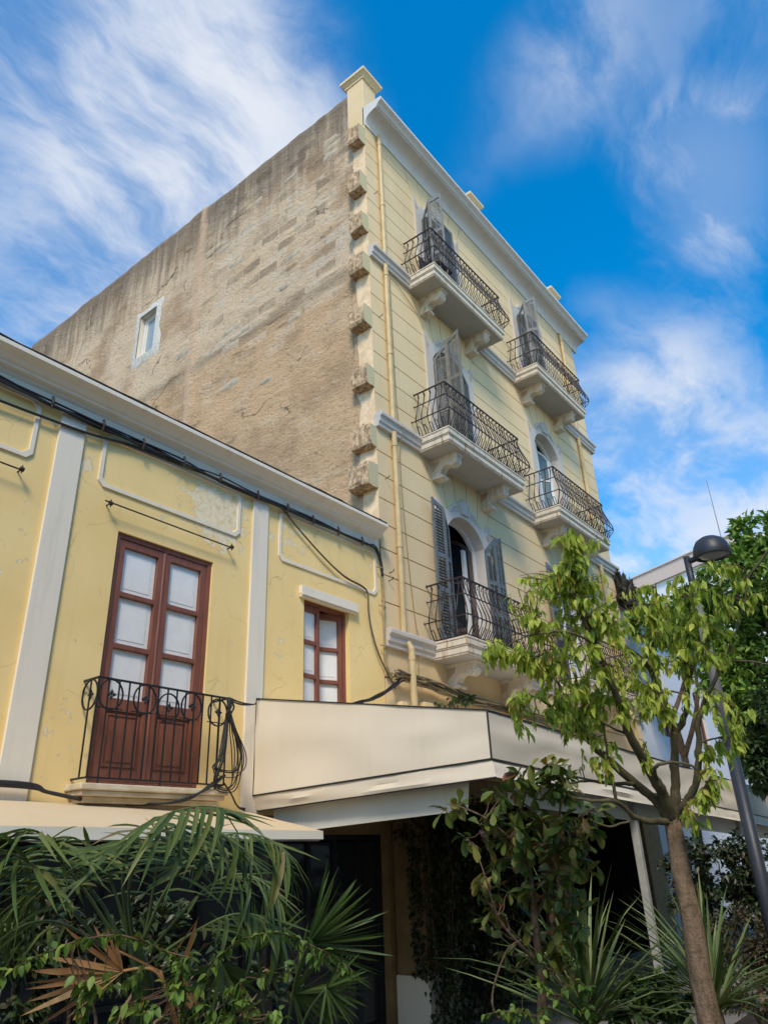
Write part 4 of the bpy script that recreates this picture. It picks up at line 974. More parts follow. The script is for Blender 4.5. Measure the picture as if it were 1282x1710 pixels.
# shop glazing below: dark painted frames
def shop(x0, x1, z1, n, rows, y=0.12):
    f = MB(); rect_frame(f, x0, x1, GZ + 0.13, z1, y, y + 0.08, 0.07)
    for k in range(1, n): xx = x0 + (x1 - x0) * k / n; f.box(xx - 0.035, xx + 0.035, y + 0.005, y + 0.075, GZ + 0.2, z1 - 0.07)
    zz_ = [GZ + 0.13 + (z1 - GZ - 0.13) * r for r in rows]
    for z in zz_: f.box(x0 + 0.07, x1 - 0.07, y + 0.012, y + 0.065, z - 0.025, z + 0.025)
    o = f.build('shop_front', 'darkpaint', LH)
    for k in range(n):
        a, b = x0 + (x1 - x0) * k / n + 0.03, x0 + (x1 - x0) * (k + 1) / n - 0.03
        zl = [GZ + 0.2] + zz_ + [z1 - 0.07]
        for i in range(len(zl) - 1):
            p = MB(); p.box(a, b, y + 0.035, y + 0.04, zl[i] + 0.02, zl[i + 1] - 0.02); p.build('pane', 'glass', o)
shop(-2.55, -0.12, 2.06, 5, (0.30, 0.62)); shop(-8.9, -2.56, 2.06, 9, (0.35,))

# ------------------------------------------------------------------ white house beyond, and the block far behind
WH = thing('white_house', (15, 0, GZ), 'whitewashed low house with overgrown dark eave beyond the tall yellow house', 'house')
m = MB(); wall_holes(m, XR + 0.02, 24.0, GZ, 8.12, [(12.95, 13.75, 4.6, 6.75), (16.5, 17.4, 4.2, 6.3), (19.5, 20.4, 4.2, 6.3)], 0.06, 0.3); m.build('wall', 'bluewhite', WH)
m = MB(); m.box(XR + 0.02, 24, 0.36, 9, GZ, 8.0); m.build('inner_core', 'dark', WH)
for (a, b, c, d) in ((12.95, 13.75, 4.6, 6.75), (16.5, 17.4, 4.2, 6.3), (19.5, 20.4, 4.2, 6.3)):
    m = MB(); rect_frame(m, a + 0.002, b - 0.002, c + 0.002, d - 0.002, 0.16, 0.24, 0.07); m.box((a + b) / 2 - 0.03, (a + b) / 2 + 0.03, 0.165, 0.235, c + 0.07, d - 0.07)
    o = m.build('window', 'brown', WH); p = MB(); p.box(a + 0.06, b - 0.06, 0.2, 0.205, c + 0.06, d - 0.06); p.build('pane', 'glass', o)
m = MB(); m.prism_x([(0.30, 8.12), (-0.34, 8.05), (-0.36, 8.10), (0.3, 8.22), (9.0, 10.3), (9.0, 10.1)], XR + 0.03, 24.2)
ro = m.build('roof', 'rooftile', WH)
for k in range(44):
    x = XR + 0.18 + 0.3 * k; m = MB(); m.tube([(x, -0.38, 8.115), (x, 1.4, 8.56)], [0.10, 0.10], 8); m.build('roof_tile', 'rooftile', ro)
m = MB(); m.tube([(XR + 0.1, -0.42, 8.02), (24, -0.42, 7.98)], 0.06, 8); m.build('gutter', 'lampmetal', WH)

FB = thing('apartment_block', (48, 8, GZ), 'distant white apartment block with a pale pink parapet and a thin mast', 'building')
dA, dB = ray(1053, 968), ray(1221, 893)
H_ = 27.0
pA = CAM + dA * ((H_ - CAM.z) / dA.z); pB = CAM + dB * ((H_ - CAM.z) / dB.z)
e1 = (pB - pA).normalized(); e2 = Vector((-e1.y, e1.x, 0)); e2 = e2 if e2.dot(FWD) > 0 else -e2
def slab4(m, a, b, d, z0, z1, off=0.0):
    p0 = a - e1 * off - e2 * off; p1 = b + e1 * off - e2 * off; p2 = b + e1 * off + e2 * d; p3 = a - e1 * off + e2 * d
    vs_ = [(p.x, p.y, z) for z in (z0, z1) for p in (p0, p1, p2, p3)]
    m.add(vs_, [(0, 3, 2, 1), (4, 5, 6, 7), (0, 1, 5, 4), (1, 2, 6, 5), (2, 3, 7, 6), (3, 0, 4, 7)])
m = MB(); slab4(m, pA, pB, 12, GZ, H_ - 1.4, -0.3); m.build('wall', 'farwhite', FB)
m = MB(); slab4(m, pA, pB, 12, H_ - 1.4, H_); m.build('parapet', 'farpink', FB)
m = MB(); slab4(m, pA, pB, 12, H_, H_ + 0.12, 0.12); m.build('coping', 'farpink', FB)
for i in range(6):
    for f_ in range(6):
        c = pA + e1 * ((pB - pA).length * (i + 0.5) / 6) + e2 * 0.5; z = H_ - 6.2 - 3.1 * f_
        w0 = c - e1 * 0.7; w1 = c + e1 * 0.7; m = MB(); slab4(m, w0, w1, 0.3, z, z + 1.5, 0.04); m.build('window', 'glass', FB)
mp = pB - e1 * 2.5 + e2 * 2
m = MB(); m.tube([(mp.x, mp.y, H_ - 0.5), (mp.x, mp.y, H_ + 7.2)], [0.05, 0.025], 6)
m.build('mast', 'lampgrey', FB)

# unseen row added behind the viewer to keep the low sun off the pavement
OH = thing('added_shade_house', (-12, -13.5, GZ), 'pale unseen house added behind the viewer to shade the pavement', 'house')
holes = [(-44 + 4.2 * i, -42.6 + 4.2 * i, 2.9 + 3.6 * k, 5.1 + 3.6 * k) for i in range(18) for k in range(2)]
m = MB(); wall_holes(m, -46, 34, GZ, 10.4, holes, -13.8, 0.3); m.build('wall', plain('pale_opposite_paint', (0.70, 0.58, 0.42), 0.8, 0.06, 1.0), OH)
m = MB(); m.box(-46, 34, -20, -13.85, GZ, 10.2); m.build('core', 'dark', OH)
m = MB(); m.box(-46.2, 34.2, -20, -13.2, 10.4, 10.65); m.build('cornice', 'trim', OH)
for (a, b, c, d) in holes:
    m = MB(); m.box(a, b, -13.72, -13.70, c, d); m.build('window', 'glass', OH)

# ------------------------------------------------------------------ canopies
def fabric(name, corners, mat, parent, nu=14, nv=6, sag=0.02, seed=0, nrm=None, thick=0.006):
    a, b, c, d = [Vector(p) for p in corners]           # a-b lower edge, d-c upper edge
    n = nrm or (b - a).cross(d - a).normalized(); m = MB()
    for j in range(nv + 1):
        for i in range(nu + 1):
            u, v_ = i / nu, j / nv
            p = (a * (1 - u) + b * u) * (1 - v_) + (d * (1 - u) + c * u) * v_
            k = math.sin(math.pi * u) ** 0.5 * math.sin(math.pi * min(max(v_, 0.0), 1.0)) if sag else 0
            m.v.append(p + n * (sag * noise.noise((u * 5 + seed, v_ * 2.5, seed)) * (0.4 + k) + sag * 0.35 * noise.noise((u * 17 + seed, v_ * 3, seed + 4)) * k))
    for j in range(nv):
        for i in range(nu):
            o_ = j * (nu + 1) + i; m.f.append((o_, o_ + 1, o_ + nu + 2, o_ + nu + 1))
    o = m.build(name, mat, parent, smooth=True); s = o.modifiers.new('thick', 'SOLIDIFY'); s.thickness = thick; s.offset = 0
    e = o.modifiers.new('crisp', 'EDGE_SPLIT'); e.split_angle = R_(35)
    return o
CX, CY, CE = -2.70, -3.32, 11.0
def topz(x): return 3.01 - 0.0306 * (x - CX)
def botz(x): return 2.56 - 0.0370 * (x - CX)
TC = thing('terrace_canopy', (CX, CY, GZ), 'large cream canvas terrace canopy with black piping in front of the tall house', 'canopy')
fabric('side_panel', [(CX, -0.02, 2.48), (CX, CY, 2.56), (CX, CY, 3.01), (CX, -0.02, 3.62)], 'canvas', TC, 24, 8, 0.035, 1)
segs = [CX, 2.4, 5.74, CE]
for i in range(3):
    a, b = segs[i], segs[i + 1]
    fabric('front_panel', [(a, CY, botz(a)), (b, CY, botz(b)), (b, CY, topz(b)), (a, CY, topz(a))], 'canvas', TC, 24, 8, 0.035, 5 + i)
fabric('roof_panel', [(CX, CY, 3.0), (CE, CY, topz(CE) - 0.01), (CE, -0.02, 3.4), (CX, -0.02, 3.61)], 'canvas', TC, 20, 6, 0.02, 11)
# first valance flares outwards, corner pinched
cz = 2.39
fabric('valance', [(CX + 0.06, -0.05, 2.31), (CX - 0.03, CY - 0.05, cz), (CX, CY, 2.556), (CX, -0.02, 2.476)], 'canvas', TC, 24, 4, 0.035, 21)
for i in range(3):
    a, b = segs[i], segs[i + 1]
    fabric('valance', [(a - (0.03 if i == 0 else 0), CY - 0.05, botz(a) - 0.17), (b, CY - 0.05, botz(b) - 0.17), (b, CY, botz(b) - 0.004), (a, CY, botz(a) - 0.004)], 'canvas', TC, 24, 4, 0.035, 25 + i)
# inner gutter board and drop flap
fabric('drop_flap', [(-2.52, -0.2, 2.05), (-2.52, -2.9, 2.14), (-2.52, -2.95, 2.45), (-2.52, -0.2, 2.40)], 'valance', TC, 12, 3, 0.02, 31)
a0 = -2.2
fabric('drop_flap', [(a0, CY + 0.14, botz(a0) - 0.36), (CE, CY + 0.14, botz(CE) - 0.36), (CE, CY + 0.14, botz(CE) - 0.05), (a0, CY + 0.14, botz(a0) - 0.05)], 'valance', TC, 40, 3, 0.02, 37)
m = MB(); r = 0.0095
m.tube([(CX - 0.006, -0.03, 3.62), (CX - 0.006, -0.03, 2.48)], r, 6); m.tube([(CX - 0.008, -0.03, 2.48), (CX - 0.008, CY - 0.008, 2.56)], r, 6); m.tube([(CX - 0.006, CY - 0.006, 2.56), (CX - 0.006, CY - 0.006, 3.01)], r, 6)
m.tube([(CX - 0.006, CY - 0.008, 2.56), (CE, CY - 0.008, botz(CE))], r, 6)
m.tube([(CX, CY - 0.004, 3.012), (CE, CY - 0.004, topz(CE) + 0.002)], r, 6); m.tube([(5.74, CY - 0.008, topz(5.74)), (5.74, CY - 0.008, botz(5.74))], r, 6); m.tube([(CX + 0.05, -0.05, 2.31), (CX - 0.04, CY - 0.055, cz)], r * 0.8, 6)
m.tube([(CX - 0.006, -0.03, 3.622), (CX - 0.006, CY, 3.014)], r * 0.7, 6)
m.build('piping', 'piping', TC)
for x in (-2.6, 0.92, 5.7, 9.5): m2 = MB(); m2.box(x - 0.035, x + 0.035, CY + 0.02, -0.02, 2.50, 2.56); m2.build('rafter', 'postwhite', TC)
for (x, y) in ((0.93, CY + 0.12), (5.74, CY + 0.12), (9.6, CY + 0.12)):
    m = MB(); m.box(x - 0.045, x + 0.045, y - 0.045, y + 0.045, GZ + 0.1, botz(x) - 0.05 if y < -3 else 2.5)
    m.build('post', 'postwhite', TC, bevel=0.008)

AW = thing('awning', (-6, -0.7, 2.0), 'sand coloured shop awning with white valance on the low house', 'awning')
AX0, AX1, AY = -10.5, -2.86, -1.30
fabric('cover', [(AX0, AY, 2.10), (AX1, AY, 2.03), (AX1 + 0.02, -0.03, 2.31), (AX0, -0.03, 2.40)], 'awning', AW, 40, 6, 0.025, 41)
fabric('valance', [(AX0, AY - 0.01, 1.99), (AX1, AY - 0.01, 1.955), (AX1, AY - 0.004, 2.035), (AX0, AY - 0.004, 2.105)], 'valance', AW, 40, 2, 0.006, 43)
m = MB(); m.tube([(AX0, AY + 0.04, 2.03), (AX1 - 0.02, AY + 0.04, 1.97)], 0.035, 8); m.tube([(AX0, -0.08, 2.33), (AX1, -0.08, 2.25)], 0.045, 8); m.build('roller_bar', 'postwhite', AW)
for x in (-8.6, -6.2, -3.6):
    m = MB(); m.tube([(x, -0.05, 2.12), (x + 0.5, -0.65, 2.02), (x + 0.05, AY + 0.05, 1.98)], 0.022, 6); m.build('folding_arm', 'postwhite', AW)

# ------------------------------------------------------------------ cables
def cable(m, pts, r=0.012, k=5, n=5): m.tube(smooth_path(pts, k), r, n)
def bundle(pts, n, spread, r, seed, mat, label, droop=0.0, name='cable_bundle', k=6):
    rr = random.Random(seed); m = MB()
    for i in range(n):
        o_ = [Vector((rr.uniform(-0.3, 0.3) * spread, rr.uniform(-1, 0.2) * spread, rr.uniform(-1, 1) * spread)) for _ in pts]
        if i == 0: o_ = [Vector((0, 0, 0)) for _ in pts]
        cable(m, [Vector(p) + q for p, q in zip(pts, o_)], r * rr.uniform(0.7, 1.2), k)
    o = m.build(name, mat, None, smooth=True); o.location = (0, 0, 0)
    return tag(o, label, 'cable')
W = lambda px, py, y=-0.06: tuple(onY(px, py, y))
o = bundle([W(-60, 607), W(0, 634), W(85, 674), W(170, 712), W(235, 742), W(305, 773), W(365, 800), W(428, 829), W(520, 869), W(600, 905), W(624, 914), W(633, 935), W(637, 960)], 7, 0.038, 0.0105, 1, 'cable', 'thick black cable bundle clipped along the low house under its cornice')
cl = MB()
for (px, py) in ((85, 674), (170, 712), (237, 743), (305, 773), (365, 800), (428, 829), (478, 850), (520, 869), (562, 888), (602, 905)):
    p = onY(px, py, -0.06); cl = MB(); cl.tube([p + Vector((0, -0.03, -0.07)), p + Vector((0, -0.055, 0)), p + Vector((0, -0.03, 0.075))], 0.017, 5); cl.build('cable_clip', 'iron', o)
bundle([W(-60, 645, -.05), W(0, 669, -.05), W(60, 692, -.05), W(148, 724, -.05), W(220, 745, -.05), W(300, 776, -.05)], 2, 0.012, 0.014, 2, 'cable', 'lower black cable sagging across the left white pilaster to the main bundle')
bundle([W(470, 848), W(500, 885, -.05), W(540, 930, -.05), W(575, 963, -.05), W(605, 980, -.05), W(614, 992, -.05), W(615, 1020, -.05), W(622, 1060, -.05), W(635, 1100, -.05), W(660, 1150, -.05)], 3, 0.012, 0.013, 3, 'cable_grey', 'brown cable that drops diagonally beside the small brown window')
o = bundle([W(636, 955, -.05), W(640, 1000, -.05), W(641, 1040, -.05), W(643, 1090, -.05), W(646, 1115, -.05), W(655, 1130, -.06), W(668, 1135, -.06)], 4, 0.018, 0.013, 4, 'cable_tan', 'yellow painted cables running down the corner of the low house')
cl = MB()
for (px, py) in ((634, 949), (638, 1013), (641, 1079)):
    p = onY(px, py, -0.05); cl = MB(); cl.tube([p + Vector((-0.09, 0.0, 0)), p + Vector((0, -0.04, 0)), p + Vector((0.09, 0, 0))], 0.012, 5); cl.build('cable_clip', 'cable_tan', o)
bundle([W(655, 1131, -.08), W(690, 1138, -.10), W(730, 1150, -.1), W(780, 1168, -.1), W(830, 1182, -.1), W(880, 1198, -.1), W(940, 1216, -.1), W(1010, 1240, -.1)], 16, 0.085, 0.016, 5, 'cable_tan', 'tangled tan cable bundle along the tall house just above the canopy')
bundle([W(660, 1126, -.12), W(700, 1140, -.14), W(760, 1160, -.12), W(830, 1180, -.12), W(900, 1203, -.12), W(1000, 1238, -.1)], 7, 0.075, 0.012, 6, 'cable_grey', 'darker loose cables lying over the tan bundle above the canopy')
bundle([W(672, 1133, -.1), W(650, 1150, -.12), W(625, 1164, -.15), W(600, 1174, -.2), W(570, 1182, -.3)], 7, 0.035, 0.012, 7, 'cable', 'dark cables that dip from the tall house corner behind the canopy edge')
rr = random.Random(77)
m = MB()
top_ = Vector((RX1 - 0.02, RY - 0.03, RZ1 - 0.03))
for i in range(10):
    q = rr.uniform(0.02, 0.24); b_ = rr.uniform(0.75, 0.98)
    cable(m, [top_ + Vector((rr.uniform(-.03, .03), 0, rr.uniform(-.05, .03))), top_ + Vector((0.02 + q * 0.3, rr.uniform(-.05, 0), -0.3)), top_ + Vector((0.05 + q, rr.uniform(-.06, 0), -0.6)), top_ + Vector((0.03 + q * 0.7, rr.uniform(-.06, 0), -b_)), top_ + Vector((-0.12 - q * 0.2, rr.uniform(-.05, 0), -b_ + 0.02)), top_ + Vector((-0.03 - q * .3, rr.uniform(-.05, 0), -0.6)), top_ + Vector((rr.uniform(-.02, .03), 0, -0.15))], 0.0065, 6, 4)
for i in range(5): cable(m, [top_ + Vector((rr.uniform(-.05, .05), -.03, 0.02)), top_ + Vector((rr.uniform(-.05, .05), -.05, -0.07)), top_ + Vector((rr.uniform(-.05, .05), -.03, -0.16)), top_ + Vector((0.02, 0, -0.25))], 0.012, 4, 5)
tag(m.build('cable_coil', 'cable', None, smooth=True), 'coil of loose black cable hanging on the right end of the small balcony railing', 'cable')
m = MB()
for i in range(4): cable(m, [top_ + Vector((0, rr.uniform(-.02, .02), -0.82)), top_ + Vector((-0.18, rr.uniform(-.02, .02), -0.93 + rr.uniform(-.02, .02))), top_ + Vector((-0.45, 0, -1.07 + rr.uniform(-.015, .015))), top_ + Vector((-0.75, 0.05, -1.13)), top_ + Vector((-1.1, 0.16, -1.14))], 0.011, 6, 5)
for i in range(2): cable(m, [top_ + Vector((0.0, 0, -0.9)), top_ + Vector((0.15, 0.05, -1.0)), top_ + Vector((0.34, 0.15, -1.12)), top_ + Vector((0.5, 0.2, -1.14 - 0.02 * i))], 0.010, 6, 5)
tag(m.build('cable_tail', 'cable', None, smooth=True), 'black cables trailing from the coil over the balcony sill to the awning', 'cable')
m = MB()
for i in range(4): cable(m, [top_ + Vector((0, 0, 0.0 + 0.012 * i)), top_ + Vector((0.25, 0.05, 0.0 + rr.uniform(-.02, .02))), top_ + Vector((0.55, 0.15, 0.05)), Vector((CX - 0.02, -0.08, 3.60)), Vector((CX + 0.25, -0.05, 3.62)), Vector((CX + 0.9, -0.05, 3.60))], 0.009, 6, 4)
tag(m.build('cable_span', 'cable', None, smooth=True), 'thin black cables strung from the small railing to the canopy corner', 'cable')
m = MB()
for i in range(3): cable(m, [Vector((-7.2, -0.1, 2.47)), Vector((-5.6, -0.1, 2.46 + 0.015 * i)), Vector((-5.3, -0.12, 2.42)), Vector((-5.0, -0.2, 2.36))], 0.018, 6, 5)
tag(m.build('cable_bundle', 'cable', None, smooth=True), 'short black cable bundle lying on the awning at the left pilaster foot', 'cable')

# ------------------------------------------------------------------ street lamp
LT = P(1147, 936, 7.9); SLc = Vector((LT.x, LT.y, GZ + 0.1)); zt = LT.z
LM = thing('street_lamp', SLc, 'slim street lamp with dome-shaped dark head, grey and black post', 'street lamp')
m = MB(); m.tube([SLc + Vector((0, 0, 0)), Vector((SLc.x, SLc.y, 2.60))], [0.066, 0.058], 14); m.build('lower_post', 'lampmetal', LM, smooth=True)
m = MB(); m.tube([Vector((SLc.x, SLc.y, 2.601)), Vector((SLc.x, SLc.y, zt - 0.5))], [0.054, 0.042], 14); m.build('upper_post', 'lampgrey', LM, smooth=True)
hc = P(1189, 926, 7.75)
m = MB(); m.tube([Vector((SLc.x, SLc.y, zt - 0.501)), Vector((SLc.x, SLc.y, zt + 0.04))], [0.040, 0.034], 14)
m.tube([Vector((SLc.x, SLc.y, zt - 0.02)), hc + Vector((0, 0, 0.03))], [0.032, 0.032], 10); m.build('arm', 'lampmetal', LM, smooth=True)
m = MB(); n = 24; prof_ = [(0.185, -0.02), (0.19, 0.01), (0.187, 0.04), (0.172, 0.10), (0.14, 0.155), (0.085, 0.19), (0.0, 0.205)]
for (r, z) in prof_:
    for k in range(n): a = 2 * math.pi * k / n; m.v.append((hc.x + r * math.cos(a), hc.y + r * math.sin(a), hc.z + z))
for j in range(len(prof_) - 1):
    for k in range(n): m.f.append((j * n + k, j * n + (k + 1) % n, (j + 1) * n + (k + 1) % n, (j + 1) * n + k))
o_ = len(m.v)
for (r, z) in ((0.185, -0.02), (0.15, -0.025), (0.15, 0.02)):
    for k in range(n): a = 2 * math.pi * k / n; m.v.append((hc.x + r * math.cos(a), hc.y + r * math.sin(a), hc.z + z))
for j in range(2):
    for k in range(n): m.f.append((o_ + j * n + k, o_ + (j + 1) * n + k, o_ + (j + 1) * n + (k + 1) % n, o_ + j * n + (k + 1) % n))
hdm = m.build('lamp_head', 'lampmetal', LM, smooth=True)
m = MB(); m.v = [(hc.x + 0.15 * math.cos(2 * math.pi * k / n), hc.y + 0.15 * math.sin(2 * math.pi * k / n), hc.z - 0.012) for k in range(n)] + [(hc.x, hc.y, hc.z - 0.05)]
m.f = [(k, n, (k + 1) % n) for k in range(n)]; m.build('diffuser', m_glass('lamp_diffuser_glass', (0.30, 0.29, 0.25), 0.2), hdm, smooth=True)

# ------------------------------------------------------------------ plants
def leaf_geo(L, Wd, shape='ovate', droop=0.25, fold=0.25):
    S = {'ovate': [(0, 0.0), (0.12, 0.55), (0.35, 1.0), (0.62, 0.80), (0.85, 0.35), (1, 0.0)],
         'obovate': [(0, 0.05), (0.2, 0.35), (0.5, 0.85), (0.75, 1.0), (0.92, 0.6), (1, 0.0)],
         'blade': [(0, 0.45), (0.2, 0.9), (0.5, 1.0), (0.8, 0.6), (1, 0.0)],
         'small': [(0, 0.0), (0.4, 1.0), (1, 0.0)]}[shape]
    v = []; f = []
    for (s, wv) in S:
        z = -droop * L * s * s; y = L * (s - 0.12 * droop * s * s)
        w2 = Wd / 2 * wv
        v += [(-w2, y, z + fold * w2), (0, y, z), (w2, y, z + fold * w2)]
    for i in range(len(S) - 1):
        a = i * 3; f += [(a, a + 1, a + 4, a + 3), (a + 1, a + 2, a + 5, a + 4)]
    return v, f
def orient(pos, d, roll=0.0, sc_=1.0, upv=None):
    d = Vector(d).normalized(); ref = Vector(upv) if upv is not None else Vector((0, 0, 1))
    x = d.cross(ref)
    if x.length < 1e-3: x = Vector((1, 0, 0))
    x.normalize(); z = x.cross(d).normalized()
    mt = Matrix(((x.x, d.x, z.x, 0), (x.y, d.y, z.y, 0), (x.z, d.z, z.z, 0), (0, 0, 0, 1)))
    return Matrix.Translation(pos) @ mt @ Matrix.Rotation(roll, 4, 'Y') @ Matrix.Scale(sc_, 4)
class Foliage:
    def __init__(s, geos, mat): s.geos = geos; s.mat = mat; s.items = []
    def add(s, mt, k=0): s.items.append((mt, k))
    def emit(s, parent, nparts=300, leafname='leaf', rest='foliage'):
        s.items.sort(key=lambda it: (it[0].translation - CAM).length)
        mes = []
        for gv, gf in s.geos:
            m = MB(); m.add(gv, gf); mes.append(m.mesh(leafname, s.mat, True))
        for mt, k in s.items[:nparts]: link(leafname, mes[k], parent, mt)
        if len(s.items) > nparts:
            m = MB()
            for mt, k in s.items[nparts:]: m.add([mt @ Vector(p) for p in s.geos[k][0]], s.geos[k][1])
            stuff(m.build(rest, s.mat, parent, smooth=True))
def rv(r, k=1.0): return Vector((r.uniform(-1, 1), r.uniform(-1, 1), r.uniform(-1, 1))) * k
def wiggly(a, b, r, amt, n=4):
    a, b = Vector(a), Vector(b); L = (b - a).length
    return [a + (b - a) * (i / n) + (rv(r, amt * L) if 0 < i < n else Vector()) for i in range(n + 1)]

# ---- young street tree
TB = P(1122, 1372, 4.2)
ST = thing('street_tree', (TB.x, TB.y, GZ), 'young street tree with forked trunk and drooping bright green leaves', 'tree')
r = random.Random(21)
m = MB(); tp = [Vector((TB.x, TB.y, GZ)), Vector((TB.x + 0.02, TB.y, 0.4)), Vector((TB.x + 0.012, TB.y + .01, 0.9)), Vector((TB.x - 0.005, TB.y, 1.4)), Vector((TB.x + 0.004, TB.y, 1.72)), TB + Vector((0, 0, 0.03))]
tpath = smooth_path(tp, 6)
m.tube([p + Vector((0.006 * noise.noise((p.z * 4, 0, 1)), 0.006 * noise.noise((p.z * 4, 5, 1)), 0)) for p in tpath], [0.072 - 0.028 * i / len(tpath) + 0.004 * noise.noise((i * 0.8, 2, 2)) for i in range(len(tpath))], 14)
m.build('trunk', 'bark', ST, smooth=True)
BR = [  # pixel path, depths, radii
    ([(1122, 1368), (1127, 1330), (1126, 1280), (1126, 1222)], (4.2, 4.22, 4.25, 4.3), (0.045, 0.036, 0.032, 0.028)),
    ([(1126, 1225), (1108, 1172), (1086, 1120), (1066, 1097), (1045, 1082), (1004, 1051), (985, 1035)], (4.3, 4.35, 4.45, 4.5, 4.55, 4.6, 4.6), (0.028, 0.026, 0.022, 0.02, 0.018, 0.012, 0.006)),
    ([(1126, 1225), (1145, 1190), (1151, 1129), (1187, 1060), (1236, 986), (1282, 921), (1320, 880)], (4.3, 4.3, 4.25, 4.2, 4.15, 4.1, 4.05), (0.026, 0.022, 0.019, 0.016, 0.012, 0.009, 0.005)),
    ([(1120, 1366), (1104, 1322), (1086, 1291), (1053, 1230), (1033, 1173), (1008, 1108), (992, 1072), (963, 1011), (951, 954), (957, 905)], (4.2, 4.15, 4.1, 4.0, 3.95, 3.9, 3.9, 3.9, 3.9, 3.9), (0.046, 0.04, 0.036, 0.031, 0.026, 0.021, 0.018, 0.013, 0.009, 0.005)),
    ([(1118, 1366), (1092, 1335), (1061, 1308), (1004, 1259), (980, 1234), (939, 1202), (911, 1173), (878, 1161), (850, 1172)], (4.2, 4.2, 4.2, 4.2, 4.2, 4.2, 4.2, 4.2, 4.2), (0.042, 0.034, 0.030, 0.025, 0.020, 0.015, 0.011, 0.008, 0.004)),
    ([(1118, 1372), (1095, 1372), (1063, 1367), (1029, 1340), (988, 1338), (955, 1330)], (4.2, 4.12, 4.05, 3.98, 3.95, 3.95), (0.030, 0.024, 0.020, 0.016, 0.012, 0.005)),
    ([(1029, 1340), (1020, 1285), (1010, 1240), (1006, 1170), (1000, 1120)], (3.98, 4.0, 4.0, 4.05, 4.1), (0.012, 0.010, 0.008, 0.006, 0.003)),
    ([(1128, 1366), (1145, 1340), (1163, 1304), (1167, 1243), (1167, 1198), (1192, 1137), (1208, 1104), (1235, 1040), (1246, 985), (1243, 950)], (4.2, 4.15, 4.1, 4.1, 4.1, 4.05, 4.05, 4.0, 4.0, 4.0), (0.038, 0.03, 0.026, 0.022, 0.019, 0.014, 0.011, 0.008, 0.006, 0.003)),
    ([(1000, 1092), (980, 1068), (939, 1055), (905, 1058), (874, 1064), (845, 1080)], (3.9, 3.85, 3.8, 3.8, 3.78, 3.76), (0.010, 0.009, 0.008, 0.007, 0.005, 0.003)),
    ([(1096, 1300), (1092, 1285), (1102, 1277), (1130, 1274), (1160, 1282), (1180, 1310)], (4.1, 4.0, 3.95, 3.95, 3.95, 3.95), (0.016, 0.014, 0.012, 0.010, 0.007, 0.003)),
    ([(1122, 1215), (1100, 1180), (1094, 1160), (1110, 1155), (1145, 1158)], (4.28, 4.2, 4.15, 4.12, 4.1), (0.014, 0.012, 0.011, 0.009, 0.005)),
    ([(1208, 1104), (1240, 1103), (1282, 1110), (1320, 1112)], (4.05, 4.05, 4.05, 4.05), (0.008, 0.007, 0.006, 0.005)),
    ([(1167, 1240), (1190, 1235), (1215, 1230), (1240, 1240)], (4.1, 4.05, 4.0, 3.95), (0.008, 0.006, 0.005, 0.003)),
    ([(980, 1234), (955, 1190), (930, 1140), (905, 1110), (870, 1090)], (4.2, 4.15, 4.1, 4.0, 3.9), (0.010, 0.008, 0.006, 0.005, 0.003)),
    ([(1053, 1230), (1010, 1210), (985, 1190), (965, 1160)], (4.0, 3.95, 3.9, 3.88), (0.009, 0.007, 0.005, 0.003)),
    ([(1086, 1120), (1090, 1070), (1098, 1020), (1095, 975)], (4.45, 4.45, 4.45, 4.45), (0.012, 0.009, 0.007, 0.004)),
    ([(1151, 1129), (1145, 1080), (1150, 1020), (1140, 965)], (4.25, 4.3, 4.3, 4.3), (0.010, 0.008, 0.006, 0.003)),
    ([(1061, 1308), (1030, 1310), (985, 1305), (950, 1308)], (4.2, 4.1, 4.05, 4.0), (0.018, 0.014, 0.01, 0.006)),
    ([(1063, 1367), (1015, 1380), (985, 1368)], (4.05, 3.95, 3.9), (0.009, 0.007, 0.005)),
]
nodes = []
for path, ts, rad in BR:
    pts = [P(a, b, t) for (a, b), t in zip(path, ts)]
    k = 5; sp = smooth_path(pts, k); rr_ = []
    for i in range(len(pts) - 1): rr_ += [rad[i] + (rad[i + 1] - rad[i]) * j / k for j in range(k)]
    rr_.append(rad[-1]); sp = [p + rv(r, 0.004) for p in sp]
    m = MB(); m.tube(sp, [0.78 * x * (1 + 0.10 * r.uniform(-1, 1)) for x in rr_], 8); m.build('branch', 'bark_green', ST, smooth=True)
    nodes += sp[2:]
